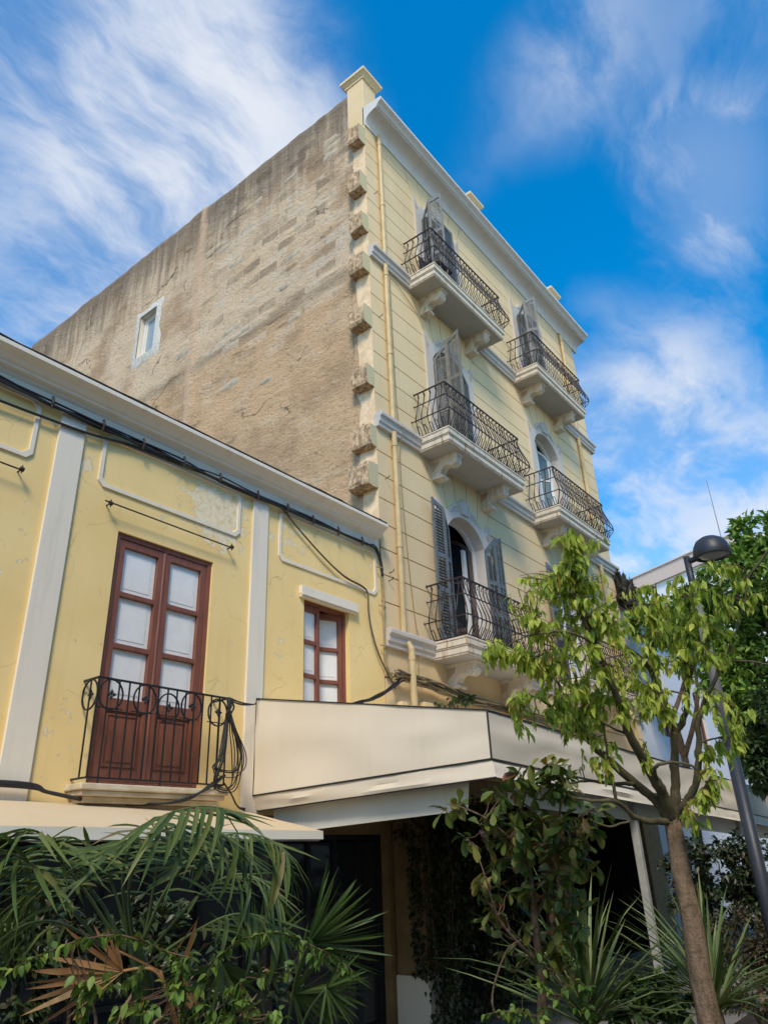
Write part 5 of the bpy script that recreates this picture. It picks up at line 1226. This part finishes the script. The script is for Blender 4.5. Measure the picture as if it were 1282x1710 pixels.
CL = [(957, 905, 42, 25, 34, 3.9), (945, 945, 45, 26, 34, 3.92), (905, 975, 45, 25, 40, 3.95), (870, 1000, 28, 28, 20, 3.95), (985, 965, 38, 40, 36, 3.9), (1005, 1015, 42, 40, 40, 3.95),
      (935, 1010, 40, 30, 24, 4.0), (835, 1085, 38, 28, 34, 3.76), (880, 1100, 40, 25, 30, 3.85), (925, 1110, 45, 32, 44, 3.9), (965, 1120, 40, 34, 36, 3.9), (940, 1165, 48, 30, 36, 4.05), (870, 1168, 30, 22, 14, 4.15),
      (1040, 1060, 30, 30, 18, 4.5), (1085, 1010, 45, 35, 40, 4.45), (1100, 1060, 45, 38, 44, 4.4), (1080, 1100, 38, 30, 30, 4.4), (1140, 990, 42, 34, 36, 4.3), (1155, 1045, 42, 38, 40, 4.25), (1195, 1040, 35, 40, 30, 4.15), (1125, 1110, 40, 30, 30, 4.3), (1180, 1090, 30, 28, 16, 4.1),
      (1010, 1170, 42, 34, 30, 4.0), (960, 1205, 42, 24, 22, 4.15), (1005, 1225, 34, 24, 16, 4.05), (1060, 1175, 34, 34, 26, 4.1), (1115, 1165, 28, 28, 16, 4.2), (1195, 940, 26, 22, 14, 4.1), (1235, 985, 20, 22, 9, 4.1), (1265, 1005, 18, 20, 9, 4.05),
      (1222, 1190, 26, 26, 20, 3.95), (1225, 1250, 24, 26, 16, 3.95), (1185, 1260, 24, 22, 12, 4.05), (1170, 1330, 32, 34, 26, 3.95), (1190, 1295, 20, 20, 12, 3.95), (1150, 1375, 20, 14, 8, 4.0), (1070, 1260, 26, 20, 10, 4.05), (880, 1215, 22, 16, 10, 4.15), (985, 1280, 22, 24, 8, 4.0), (1045, 1130, 30, 28, 18, 4.2), (1160, 1160, 24, 26, 12, 4.1), (1060, 985, 24, 16, 10, 4.45), (960, 1060, 45, 30, 22, 3.95), (900, 1050, 40, 26, 18, 3.9), (1030, 1110, 34, 30, 18, 4.2), (985, 1150, 40, 30, 20, 4.0), (920, 1200, 34, 22, 14, 4.15), (1000, 1270, 26, 24, 9, 4.05), (1090, 1190, 30, 30, 14, 4.2), (1140, 1080, 34, 30, 18, 4.25), (1185, 1000, 30, 26, 14, 4.15)]
geos = [leaf_geo(0.068, 0.026, 'ovate', 0.25, 0.35), leaf_geo(0.052, 0.022, 'ovate', 0.5, 0.6), leaf_geo(0.076, 0.024, 'ovate', 0.15, 0.2)]
fo = Foliage(geos, M['leaf_tree']); tw = MB()
for (cx, cy, rx, ry, cnt, t) in CL:
    c = P(cx, cy, t); sx_, sy_ = rx * t / 1217.3, ry * t / 1217.3; dp = (sx_ + sy_) * 0.55
    anchor = min(nodes, key=lambda q: (q - c).length); left = int(cnt * 4.3)
    while left > 0:
        a = r.uniform(0, 2 * math.pi); q = math.sqrt(r.random())
        end = c + RIGHT * (sx_ * q * math.cos(a)) + UP * (sy_ * q * math.sin(a)) + FWD * (dp * r.uniform(-1, 1))
        an2 = min(nodes, key=lambda n_: (n_ - end).length + 0.25 * (n_ - anchor).length)
        path = smooth_path(wiggly(an2, end, r, 0.10, 3), 3)
        tw.tube(path, [0.0034 - 0.0022 * i / len(path) for i in range(len(path))], 4)
        nl = min(left, r.randint(6, 11)); left -= nl
        for k in range(nl):
            u = 1 - 0.75 * (k / max(nl, 1)) if nl > 1 else 1
            p = path[min(int(u * (len(path) - 1)), len(path) - 1)] + rv(r, 0.012)
            d = Vector((r.uniform(-1, 1), r.uniform(-1, 1), r.uniform(-2.2, -0.3)))
            fo.add(orient(p, d, r.uniform(-0.9, 0.9), r.uniform(0.55, 1.25)), r.randrange(3))
stuff(tw.build('twigs', 'twig', ST, smooth=True))
fo.emit(ST, 300)

# ---- broad-leaved shrub in front of the canopy corner
t0 = 4.6
SBp = P(905, 1720, t0)
SB = thing('broadleaf_shrub', (SBp.x, SBp.y, GZ), 'tall bushy shrub with large dark and yellowing leaves below the canopy corner', 'shrub')
SBR = [([(905, 1990), (906, 1800), (905, 1710), (905, 1640), (895, 1560), (890, 1500), (882, 1440), (868, 1380), (880, 1310)], (0, 0, 0, 0, 0, 0, 0.05, 0.1, 0.1), (0.040, 0.036, 0.034, 0.030, 0.024, 0.020, 0.016, 0.010, 0.005)),
       ([(895, 1530), (915, 1490), (930, 1450), (925, 1400), (935, 1340), (905, 1290)], (0, 0.05, 0.1, 0.1, 0.1, 0.1), (0.016, 0.014, 0.012, 0.010, 0.007, 0.004)),
       ([(905, 1640), (935, 1570), (950, 1500), (965, 1430), (960, 1370)], (0, 0.1, 0.2, 0.2, 0.2), (0.018, 0.014, 0.011, 0.008, 0.004)),
       ([(880, 1440), (850, 1400), (815, 1370), (780, 1352), (745, 1342)], (0.05, -0.05, -0.1, -0.15, -0.2), (0.010, 0.008, 0.006, 0.005, 0.003)),
       ([(900, 1610), (860, 1570), (830, 1530), (815, 1480), (805, 1450)], (0, -0.1, -0.15, -0.2, -0.2), (0.013, 0.010, 0.007, 0.005, 0.003)),
       ([(905, 1700), (850, 1690), (830, 1700), (822, 1660), (845, 1590), (870, 1570)], (-0.1, -0.2, -0.25, -0.25, -0.25, -0.25), (0.008, 0.007, 0.006, 0.006, 0.005, 0.003)),
       ([(925, 1400), (960, 1370), (990, 1350)], (0.1, 0.0, -0.05), (0.007, 0.005, 0.003))]
nodes = []; r = random.Random(4)
for path, dt, rad in SBR:
    pts = [P(a, b, t0 + d) for (a, b), d in zip(path, dt)]; sp = smooth_path(pts, 4); rr_ = []
    for i in range(len(pts) - 1): rr_ += [rad[i] + (rad[i + 1] - rad[i]) * j / 4 for j in range(4)]
    rr_.append(rad[-1]); m = MB(); m.tube(sp, rr_, 8); m.build('branch', 'bark', SB, smooth=True); nodes += sp
nodes = [n_ for n_ in nodes if n_.z > 0.4]
SC = [(905, 1300, 42, 28, 30), (860, 1330, 38, 28, 22), (955, 1320, 38, 26, 24), (820, 1380, 36, 30, 24), (880, 1385, 42, 36, 34), (940, 1390, 42, 36, 32), (985, 1370, 22, 26, 14), (755, 1348, 26, 14, 12), (850, 1430, 36, 32, 22), (920, 1450, 40, 36, 26), (970, 1440, 32, 34, 22),
      (815, 1470, 26, 24, 16), (880, 1490, 36, 28, 16), (945, 1510, 38, 34, 22), (825, 1535, 24, 26, 12), (960, 1565, 34, 30, 18), (900, 1560, 34, 30, 14), (930, 1620, 34, 30, 18), (860, 1600, 26, 26, 10), (790, 1400, 20, 20, 8), (925, 1280, 26, 14, 10)]
geos = [leaf_geo(0.122, 0.055, 'obovate', 0.2, 0.3), leaf_geo(0.105, 0.048, 'obovate', 0.4, 0.5), leaf_geo(0.09, 0.043, 'obovate', 0.05, 0.2)]
fo = Foliage(geos, M['leaf_shrub']); tw = MB(); SC = [(a, b, c, d, int(e * 2.0)) for a, b, c, d, e in SC]
def scatter(clusters, tb, fo, tw, nodes, r, per=(4, 6), down=(-1.4, 0.7), twr=0.005, depth=0.7):
    for (cx, cy, rx, ry, cnt) in clusters:
        left = cnt
        while left > 0:
            a = r.uniform(0, 2 * math.pi); q = math.sqrt(r.random()); t = tb + r.uniform(-1, 1) * depth * (rx + ry) / 2 * tb / 1217.3
            end = P(cx + rx * q * math.cos(a), cy + ry * q * math.sin(a), t)
            an = min(nodes, key=lambda n_: (n_ - end).length); path = smooth_path(wiggly(an, end, r, 0.10, 3), 3)
            tw.tube(path, [twr * (1 - 0.6 * i / len(path)) for i in range(len(path))], 4)
            nl = min(left, r.randint(*per)); left -= nl
            for k in range(nl):
                p = path[-1 - min(k // 2, len(path) - 2)] + rv(r, 0.008)
                d = Vector((r.uniform(-1, 1), r.uniform(-1, 1), r.uniform(*down)))
                fo.add(orient(p, d, r.uniform(-0.8, 0.8), r.uniform(0.65, 1.2)), r.randrange(len(fo.geos)))
scatter(SC, t0, fo, tw, nodes, r)
stuff(tw.build('twigs', 'twig', SB, smooth=True)); fo.emit(SB, 300)

# ---- creepers
def creeper(name, label, stems, clusters, tb, n, seed, size=0.055, mat='leaf_vine', down=(-1.5, 0.3), group=None, stem_t=None):
    base = P(stems[0][0][0], stems[0][0][1], tb)
    th = thing(name, (base.x, base.y, GZ), label, 'creeper', group); r = random.Random(seed); nodes = []; tw = MB()
    fo = Foliage([leaf_geo(size, size * 0.55, 'ovate', 0.2, 0.3), leaf_geo(size * 0.85, size * 0.5, 'ovate', 0.4, 0.5)], M[mat])
    for path in stems:
        sp = smooth_path([P(a, b, tb + r.uniform(-0.05, 0.05)) for a, b in path], 6); m = MB(); m.tube(sp, 0.0028, 5); m.build('stem', 'twig', th, smooth=True); nodes += sp
        for i, p in enumerate(sp):
            if True:
                for s_ in (-1, 1):
                    d = rv(r, 0.5) + Vector((0, 0, r.uniform(-1.2, 0.2))) + RIGHT * s_ * 0.6
                    fo.add(orient(p, d, r.uniform(-0.6, 0.6), r.uniform(0.7, 1.15)), r.randrange(2))
    scatter(clusters, tb, fo, tw, nodes, r, (5, 8), down, 0.0025)
    if tw.v: stuff(tw.build('twigs', 'twig', th))
    fo.emit(th, n)
    return th
creeper('creeper', 'bright green creeper sprawling over the brown fan palm leaf', [[(-30, 1650), (0, 1632), (35, 1612), (75, 1592), (130, 1572), (190, 1562), (230, 1570), (280, 1590), (320, 1600)], [(330, 1760), (310, 1690), (300, 1640), (305, 1610)]],
        [(300, 1640, 26, 40, 60), (170, 1695, 40, 18, 50), (215, 1655, 36, 22, 40), (150, 1650, 14, 36, 24), (250, 1700, 30, 16, 30), (330, 1690, 28, 26, 36)], 2.75, 230, 3, 0.05)
creeper('creeper', 'green creeper arching towards the green fan palm beside the shop glazing', [[(330, 1650), (365, 1600), (400, 1572), (440, 1560), (480, 1562), (510, 1575), (545, 1592), (590, 1622)], [(420, 1760), (410, 1690), (400, 1640)]],
        [(395, 1660, 26, 24, 34), (440, 1700, 40, 16, 40), (370, 1700, 24, 16, 24), (520, 1600, 30, 10, 12), (480, 1620, 30, 14, 14)], 2.9, 200, 5, 0.05)
creeper('creeper', 'small bright creeper climbing the foot of the broad-leaved shrub', [[(905, 1760), (890, 1700), (850, 1690), (810, 1695)], [(905, 1760), (925, 1680), (960, 1640), (985, 1655)]],
        [(930, 1600, 36, 26, 40), (900, 1640, 36, 20, 36), (960, 1650, 30, 22, 34), (840, 1685, 26, 22, 30), (900, 1695, 40, 14, 36), (965, 1695, 30, 12, 20)], 4.35, 120, 8, 0.05)

# ---- feather palm
def blade_geo(L, Wd, droop):
    return leaf_geo(L, Wd, 'blade', droop, 0.35)
PB = P(240, 1640, 3.5)
PM = thing('feather_palm', (PB.x, PB.y, GZ), 'feather palm with arching dark green fronds in front of the awning', 'palm')
BL = []
for dr in (0.08, 0.28, 0.55):
    m = MB(); m.add(*blade_geo(1.0, 0.085, dr)); BL.append(m.mesh('leaflet', 'leaf_palm', True))
r = random.Random(12)
def frond(th, path, ts, lmax, n=20, rad=0.009, sag=0.45, lean=None, mes=BL, mat='rachis', start=0.25, out=0.75, wscale=1.0):
    pts = smooth_path([P(a, b, t) for (a, b), t in zip(path, ts)], 8)
    m = MB(); m.tube(pts, [rad * (1 - 0.75 * i / len(pts)) for i in range(len(pts))], 6); fr = m.build('frond', mat, th, smooth=True)
    N_ = len(pts) - 1
    for k in range(n):
        u = start + (1 - start) * (k + 0.5) / n; i = min(int(u * N_), N_ - 1); p = pts[i] + (pts[i + 1] - pts[i]) * (u * N_ - i)
        tg = (pts[min(i + 2, N_)] - pts[max(i - 1, 0)]).normalized(); side = tg.cross(Vector((0, 0, 1)))
        side = side.normalized() if side.length > 0.05 else Vector((1, 0, 0))
        L = lmax * (0.45 + 0.55 * math.sin(math.pi * min(1, 0.15 + 0.8 * (u - start) / (1 - start)))) * r.uniform(0.85, 1.1)
        for s_ in (-1, 1):
            d = tg * r.uniform(0.55, 0.95) + side * s_ * out * r.uniform(0.8, 1.15) + Vector((0, 0, -sag * r.uniform(0.35, 0.9))) + rv(r, 0.08)
            mt = orient(p, d, s_ * -0.5 + r.uniform(-0.2, 0.2), 1.0) @ Matrix.Diagonal((wscale * 0.25 * r.uniform(0.8, 1.2), L * 1.15, L * 1.15, 1))
            link('leaflet', mes[r.randrange(len(mes))], fr, mt)
frond(PM, [(215, 1560), (205, 1480), (212, 1430), (235, 1390), (275, 1362), (330, 1347), (372, 1350)], (3.4, 3.3, 3.25, 3.15, 3.05, 2.95, 2.9), 0.34, 20)
frond(PM, [(200, 1580), (150, 1500), (108, 1445), (78, 1400), (40, 1385), (-10, 1400)], (3.4, 3.3, 3.2, 3.1, 3.05, 3.0), 0.36, 20)
frond(PM, [(240, 1570), (270, 1500), (310, 1440), (350, 1405), (400, 1392), (450, 1402), (480, 1430)], (3.5, 3.45, 3.4, 3.35, 3.3, 3.25, 3.2), 0.36, 20, sag=0.7)
frond(PM, [(210, 1590), (160, 1500), (190, 1420), (140, 1390), (100, 1385), (60, 1410), (10, 1470)][0:1] + [(170, 1510), (120, 1460), (70, 1470), (20, 1520), (-30, 1590)], (3.6, 3.6, 3.55, 3.5, 3.45, 3.4), 0.40, 18)
frond(PM, [(235, 1590), (250, 1520), (260, 1460), (270, 1420), (290, 1400), (320, 1410)], (3.7, 3.7, 3.7, 3.7, 3.7, 3.7), 0.34, 16)
frond(PM, [(220, 1590), (180, 1480), (130, 1420), (160, 1400)][0:1] + [(195, 1500), (170, 1440), (135, 1405), (95, 1400), (40, 1430)], (3.5, 3.5, 3.5, 3.45, 3.4, 3.4), 0.36, 16)
frond(PM, [(240, 1600), (300, 1530), (350, 1480), (400, 1460), (440, 1475), (470, 1510)], (3.8, 3.8, 3.8, 3.8, 3.75, 3.7), 0.34, 16)
frond(PM, [(200, 1600), (120, 1550), (60, 1540), (0, 1570), (-40, 1620)], (3.7, 3.6, 3.5, 3.4, 3.3), 0.42, 14)
frond(PM, [(225, 1590), (215, 1500), (225, 1440), (250, 1400), (300, 1380), (360, 1390), (410, 1420)], (3.3, 3.2, 3.1, 3.05, 3.0, 2.95, 2.9), 0.34, 18)
frond(PM, [(190, 1600), (120, 1520), (60, 1450), (0, 1420), (-50, 1430)], (3.3, 3.2, 3.1, 3.0, 2.95), 0.36, 16)
frond(PM, [(260, 1600), (320, 1560), (380, 1530), (430, 1530), (470, 1560)], (3.7, 3.65, 3.6, 3.55, 3.5), 0.32, 14)
m = MB(); m.tube([Vector((PB.x, PB.y, GZ)), PB, P(222, 1570, 3.45)], [0.06, 0.05, 0.03], 10); m.build('stem', 'leaf_ivy', PM, smooth=True)

# ---- fan palms: one green, one dead leaf
def fan(th, hub, ring, t, mes, seg_len, wscale, petiole, mat):
    r = random.Random(int(hub[0])); h = P(hub[0], hub[1], t)
    m = MB(); m.tube(smooth_path([P(a, b, t + d) for a, b, d in petiole] + [h], 5), 0.006, 6); fr = m.build('fan_leaf', mat, th, smooth=True)
    for (px, py, dt) in ring:
        e = P(px, py, t + dt); d = e - h; L = d.length
        mt = orient(h, d, r.uniform(-0.9, 0.9), 1.0, upv=-FWD) @ Matrix.Diagonal((wscale * 0.55, L, L * 0.6, 1))
        link('leaflet', mes[r.randrange(len(mes))], fr, mt)
BF = []; BDd = []
for dr in (0.02, 0.10, 0.18):
    m = MB(); m.add(*blade_geo(1.0, 0.05, dr)); BF.append(m.mesh('leaflet', 'leaf_fan', True)); BDd.append(m.mesh('leaflet', 'leaf_dead', True))
FPb = P(470, 1640, 3.6)
FP = thing('fan_palm', (FPb.x, FPb.y, GZ), 'green fan palm with stiff radiating leaves in front of the dark shop glazing', 'palm')
def ringpts(c, a0, a1, n, R0, R1, r, dt=0.15):
    return [(c[0] + (R0 + (R1 - R0) * r.random()) * math.cos(R_(a0 + (a1 - a0) * k / (n - 1))), c[1] - (R0 + (R1 - R0) * r.random()) * math.sin(R_(a0 + (a1 - a0) * k / (n - 1))), r.uniform(-dt, dt)) for k in range(n)]
r = random.Random(31)
fan(FP, (515, 1575), ringpts((515, 1575), -48, 75, 39, 110, 150, r), 3.6, BF, 0.4, 0.55, [(470, 1800, 0.1), (490, 1650, 0.05)], 'rachis')
fan(FP, (545, 1650), ringpts((545, 1650), -110, 60, 30, 60, 90, r), 3.55, BF, 0.3, 0.5, [(480, 1800, 0.1), (510, 1700, 0.05)], 'rachis')
fan(FP, (430, 1590), ringpts((430, 1590), 40, 150, 21, 70, 110, r), 3.8, BF, 0.3, 0.55, [(455, 1800, 0.1), (440, 1680, 0.05)], 'rachis')
fan(FP, (370, 1610), ringpts((370, 1610), -170, -20, 14, 70, 100, r), 3.5, BF, 0.3, 0.8, [(440, 1790, 0.1), (400, 1680, 0.05)], 'rachis')
fan(FP, (490, 1660), ringpts((490, 1660), -80, 80, 18, 100, 140, r), 3.75, BF, 0.3, 0.6, [(470, 1800, 0.1)], 'rachis')
DPb = P(250, 1690, 2.85)
DP = thing('dead_fan_leaf', (DPb.x, DPb.y, GZ), 'withered brown fan palm leaf spread among the green creepers', 'palm leaf')
fan(DP, (205, 1622), [(95, 1553, 0), (120, 1548, .03), (150, 1548, 0), (172, 1552, .03), (190, 1560, 0), (75, 1598, 0), (80, 1604, .02), (50, 1622, 0), (45, 1632, 0), (40, 1645, .02), (35, 1660, 0), (35, 1680, .03), (32, 1698, 0), (40, 1712, 0), (60, 1718, 0), (80, 1716, .03), (100, 1700, 0)], 2.85, BDd, 0.3, 0.85, [(300, 1720, 0.05), (262, 1625, 0.02)], 'leaf_dead')
fan(DP, (300, 1625), [(345, 1710, 0), (350, 1690, .03), (330, 1715, 0), (300, 1720, 0), (285, 1715, .04), (315, 1712, 0), (270, 1710, 0), (335, 1535, 0.1)], 2.9, BDd, 0.3, 0.85, [(310, 1760, 0.05)], 'leaf_dead')
fan(DP, (268, 1622), [(178, 1580, 0), (200, 1590, 0), (335, 1530, 0.05)], 2.9, BDd, 0.3, 0.3, [(300, 1740, 0.05)], 'leaf_dead')

# ---- sword-leaved plants by the canopy post
def spiky(label, c, t, n, Lr, seed, spread=1.0):
    b = P(c[0], c[1], t); th = thing('sword_plant', (b.x, b.y, GZ), label, 'plant', 'sword-leaved plants in the bed')
    r = random.Random(seed); mes = []
    for dr in (0.1, 0.35, 0.6):
        m = MB(); m.add(*blade_geo(1.0, 0.04, dr)); mes.append(m.mesh('leaf', 'leaf_yucca', True))
    for k in range(n):
        a = 2 * math.pi * k / n * 3.236; el = R_(r.uniform(18, 82)); L = r.uniform(*Lr)
        d = Vector((math.cos(a) * math.cos(el) * spread, math.sin(a) * math.cos(el) * spread, math.sin(el)))
        link('leaf', mes[r.randrange(3)], th, orient(b + rv(r, 0.03), d, r.uniform(-0.2, 0.2)) @ Matrix.Diagonal((0.75, L, L, 1)))
    m = MB(); m.tube([Vector((b.x, b.y, GZ)), b], [0.07, 0.05], 8); m.build('stem', 'bark', th)
spiky('sword-leaved green plant between the broad shrub and the tree trunk', (985, 1715), 5.2, 96, (0.65, 1.15), 1)
spiky('sword-leaved green plant behind the street tree trunk on the right', (1195, 1690), 5.6, 96, (0.6, 1.1), 2)

# ---- ivy on the corner pier
IV = thing('ivy', (0.35, -0.55, GZ), 'dark ivy hanging over the corner pier of the tall house', 'ivy')
r = random.Random(40); fo = Foliage([leaf_geo(0.075, 0.055, 'ovate', 0.2, 0.25), leaf_geo(0.06, 0.045, 'ovate', 0.35, 0.4)], M['leaf_ivy']); tw = MB()
for k in range(48):
    x = r.uniform(-0.05, 2.3); y = -0.56 - 0.35 * r.random(); top = 2.45 - 0.15 * r.random(); bot = max(GZ, r.uniform(-0.3, 1.6))
    pth = smooth_path([(x, y, top), (x + r.uniform(-.1, .1), y - r.uniform(0, .1), (top + bot) / 2), (x + r.uniform(-.2, .2), y, bot)], 8); tw.tube(pth, 0.006, 4)
    for p in pth:
        for j in range(9): fo.add(orient(p + rv(r, 0.13), Vector((r.uniform(-1, 1), r.uniform(-1, 0.2), r.uniform(-1.5, 0))), r.uniform(-.5, .5), r.uniform(0.6, 1.2)), r.randrange(2))
for k in range(2600):
    fo.add(orient(Vector((r.uniform(-0.05, 2.2), -0.53 - 0.4 * r.random() ** 2, GZ + 2.6 * r.random())), Vector((r.uniform(-1, 1), r.uniform(-1, 0.1), r.uniform(-1.5, 0))), r.uniform(-.5, .5), r.uniform(0.6, 1.2)), r.randrange(2))
for k in range(520):
    z = 2.45 - 2.1 * r.random() ** 1.6; fo.add(orient(Vector((-0.03 - 0.05 * r.random(), -0.52 + (0.22 + 0.25 * (z > 1.9)) * r.random(), z)), Vector((-0.5, r.uniform(-1, 1), r.uniform(-1.5, 0))), r.uniform(-.5, .5), r.uniform(0.6, 1.2)), r.randrange(2))
stuff(tw.build('stems', 'twig', IV)); fo.emit(IV, 0)

# ---- bushes and trees further down the street
def leafy(name, label, cat, base, blobs, nleaf, size, mat, trunk_r, seed, group=None, shape='small', barkm='bark', down=(-1.0, 0.6), limbs=True):
    th = thing(name, base, label, cat, group); r = random.Random(seed); base = Vector(base)
    cz_ = sum(b[2] for b in blobs) / len(blobs); cx_ = sum(b[0] for b in blobs) / len(blobs); cy_ = sum(b[1] for b in blobs) / len(blobs)
    hub = base + (Vector((cx_, cy_, cz_)) - base) * 0.55
    m = MB(); m.tube(smooth_path([base, base + (hub - base) * 0.5 + rv(r, 0.1), hub], 5), [trunk_r * (1 - 0.045 * i) for i in range(11)], 10); m.build('trunk', barkm, th, smooth=True)
    tot = sum((b[3] * b[4] * b[5]) ** 0.67 for b in blobs); g_ = MB(); lg = leaf_geo(size, size * 0.42, shape, 0.2, 0.3)
    for b in blobs:
        c = Vector(b[:3])
        if limbs:
            m = MB(); pth = smooth_path(wiggly(hub, c, r, 0.08, 4), 3); m.tube(pth, [trunk_r * 0.5 * (1 - 0.8 * i / len(pth)) for i in range(len(pth))], 6); m.build('limb', barkm, th, smooth=True)
        nb = int(nleaf * (b[3] * b[4] * b[5]) ** 0.67 / tot); ncl = max(6, nb // 26)
        cls = []
        for k in range(ncl):
            d = rv(r).normalized(); q = r.uniform(0.45, 1.0) ** 0.6
            cls.append((c + Vector((d.x * b[3], d.y * b[4], d.z * b[5])) * q, d))
        cr_ = (b[3] + b[4] + b[5]) / 3 * 0.30
        for k in range(nb):
            p, d0 = cls[k % ncl]; p = p + rv(r, cr_) * r.random()
            d = Vector((r.uniform(-1, 1), r.uniform(-1, 1), r.uniform(*down))) + d0 * 0.5
            mt = orient(p, d, r.uniform(-1, 1), r.uniform(0.6, 1.3)); g_.add([mt @ Vector(q_) for q_ in lg[0]], lg[1])
    g_.build('crown', mat, th, smooth=True)
    return th
def B(px, py, t, rx, ry, rd=None):
    c = P(px, py, t); k = t / 1217.3; return (c.x, c.y, c.z, (rx * k + (rd or rx) * k) / 2, (rx * k + (rd or rx) * k) / 2, ry * k)
q = P(1290, 1250, 17)
leafy('background_tree', 'tall feathery green tree at the right edge behind the street lamp', 'tree', (q.x, q.y, GZ), [B(1275, 960, 16.5, 65, 60), B(1225, 970, 17, 52, 45), B(1165, 1025, 17.5, 50, 45), B(1290, 1080, 16.5, 60, 70), B(1230, 1060, 17, 55, 60), B(1285, 1200, 16, 70, 70), B(1245, 1170, 16.5, 55, 60), B(1270, 890, 17, 45, 38), B(1215, 1120, 16.8, 50, 50)], 17000, 0.21, 'leaf_back', 0.22, 51)
q = P(1110, 1240, 20)
leafy('background_tree', 'pale green tree between the white house and the distant apartment block', 'tree', (q.x, q.y, GZ), [B(1120, 1040, 20, 50, 36), B(1080, 1040, 20.5, 30, 24), B(1160, 1040, 19.5, 45, 40)], 5200, 0.2, 'leaf_back', 0.16, 52)
q = P(1300, 1420, 13)
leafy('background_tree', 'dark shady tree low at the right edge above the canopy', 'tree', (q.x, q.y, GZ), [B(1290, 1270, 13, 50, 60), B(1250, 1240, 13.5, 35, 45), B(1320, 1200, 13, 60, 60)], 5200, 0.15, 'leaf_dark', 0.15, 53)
q = P(1240, 1640, 7.5)
leafy('reddish_bush', 'reddish brown bush at the lower right below the canopy', 'bush', (q.x, q.y, GZ), [B(1240, 1560, 7.5, 60, 40), B(1285, 1600, 7.3, 45, 45), B(1200, 1590, 7.6, 35, 35), B(1260, 1650, 7.2, 60, 40)], 3800, 0.065, 'leaf_red', 0.03, 54)
q = P(1080, 1700, 6.0)
leafy('low_bush', 'low leafy green bush under the canopy post', 'bush', (q.x, q.y, GZ), [B(1085, 1660, 6.0, 45, 30), B(1050, 1690, 5.9, 45, 30), B(1120, 1690, 6.0, 40, 30)], 900, 0.11, 'leaf_fan', 0.03, 55, shape='ovate')
q = P(1230, 1480, 9.5)
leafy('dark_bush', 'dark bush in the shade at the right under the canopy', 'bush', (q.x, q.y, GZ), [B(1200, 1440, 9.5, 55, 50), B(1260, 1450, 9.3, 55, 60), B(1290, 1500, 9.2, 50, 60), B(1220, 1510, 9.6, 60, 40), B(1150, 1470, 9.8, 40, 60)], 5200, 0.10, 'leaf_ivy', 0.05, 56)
q = P(100, 1620, 4.6)
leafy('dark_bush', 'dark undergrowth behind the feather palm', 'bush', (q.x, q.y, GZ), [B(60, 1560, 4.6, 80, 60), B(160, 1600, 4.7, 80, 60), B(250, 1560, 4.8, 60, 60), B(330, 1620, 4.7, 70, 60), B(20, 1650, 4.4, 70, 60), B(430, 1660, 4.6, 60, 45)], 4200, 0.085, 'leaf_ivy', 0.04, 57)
# roof weeds on the white house
for k, (x, y, h, lb) in enumerate(((11.15, -0.12, 0.55, 'dry dark weed on the white house eave next to the tall house'), (11.9, -0.15, 0.30, 'second dry weed along the white house eave'), (12.9, -0.15, 0.28, 'third dry weed along the white house eave'), (14.0, -0.15, 0.30, 'farthest dry weed along the white house eave'))):
    th = thing('roof_weed', (x, y, 8.15), lb, 'weed', 'dry weeds on the eave'); r = random.Random(60 + k); g_ = MB(); s_ = MB(); lg = leaf_geo(0.09, 0.04, 'small', 0.1, 0.2)
    for j in range(46):
        b0 = Vector((x + r.uniform(-0.45, 0.45), y + r.uniform(-.12, .12), 8.13)); e = b0 + Vector((r.uniform(-.2, .2), r.uniform(-.25, .1), h * r.uniform(0.4, 1.3) if j % 8 else h * 1.9)); s_.tube([b0, (b0 + e) / 2 + rv(r, .03), e], [0.006, 0.005, 0.003], 4)
        for i in range(11): g_.add([orient(b0 + (e - b0) * r.random() * 0.9 + rv(r, 0.03), rv(r), 0) @ Vector(q_) for q_ in lg[0]], lg[1])
    stuff(s_.build('stems', 'twig', th)); stuff(g_.build('foliage', 'leaf_roof', th))
# dry leaves caught on the canopy and a sprig of creeper on the cables
th = thing('dry_leaf_clump', tuple(onY(862, 1196, -0.25)), 'clump of dry orange leaves caught in the cables above the canopy', 'leaves'); r = random.Random(70)
c = onY(862, 1193, -0.25); fo = Foliage([leaf_geo(0.13, 0.09, 'ovate', 0.4, 0.6)], M['leaf_orange'])
for k in range(34): fo.add(orient(c + Vector((r.uniform(-.22, .25), r.uniform(-.1, .1), r.uniform(-.17, .15))), rv(r) + Vector((0, 0, -.4)), r.uniform(-1, 1), r.uniform(.6, 1.1)), 0)
fo.emit(th, 300)
th = thing('creeper_sprig', tuple(onY(760, 1168, -0.2)), 'short green creeper sprig growing from the cables above the canopy', 'creeper'); fo = Foliage([leaf_geo(0.11, 0.07, 'ovate', 0.2, 0.4)], M['leaf_dark']); m = MB()
for a, b in (((785, 1165), (728, 1180)), ((770, 1163), (752, 1172)), ((790, 1168), (770, 1172))):
    pth = wiggly(onY(*a, -0.2), onY(*b, -0.2), r, 0.05, 6); m.tube(pth, 0.006, 4)
    for p in pth:
        for j in range(4): fo.add(orient(p + rv(r, .04), rv(r) + Vector((0, 0, -.2)), r.uniform(-1, 1), r.uniform(.6, 1.1)), 0)
stuff(m.build('stem', 'twig', th)); fo.emit(th, 300)
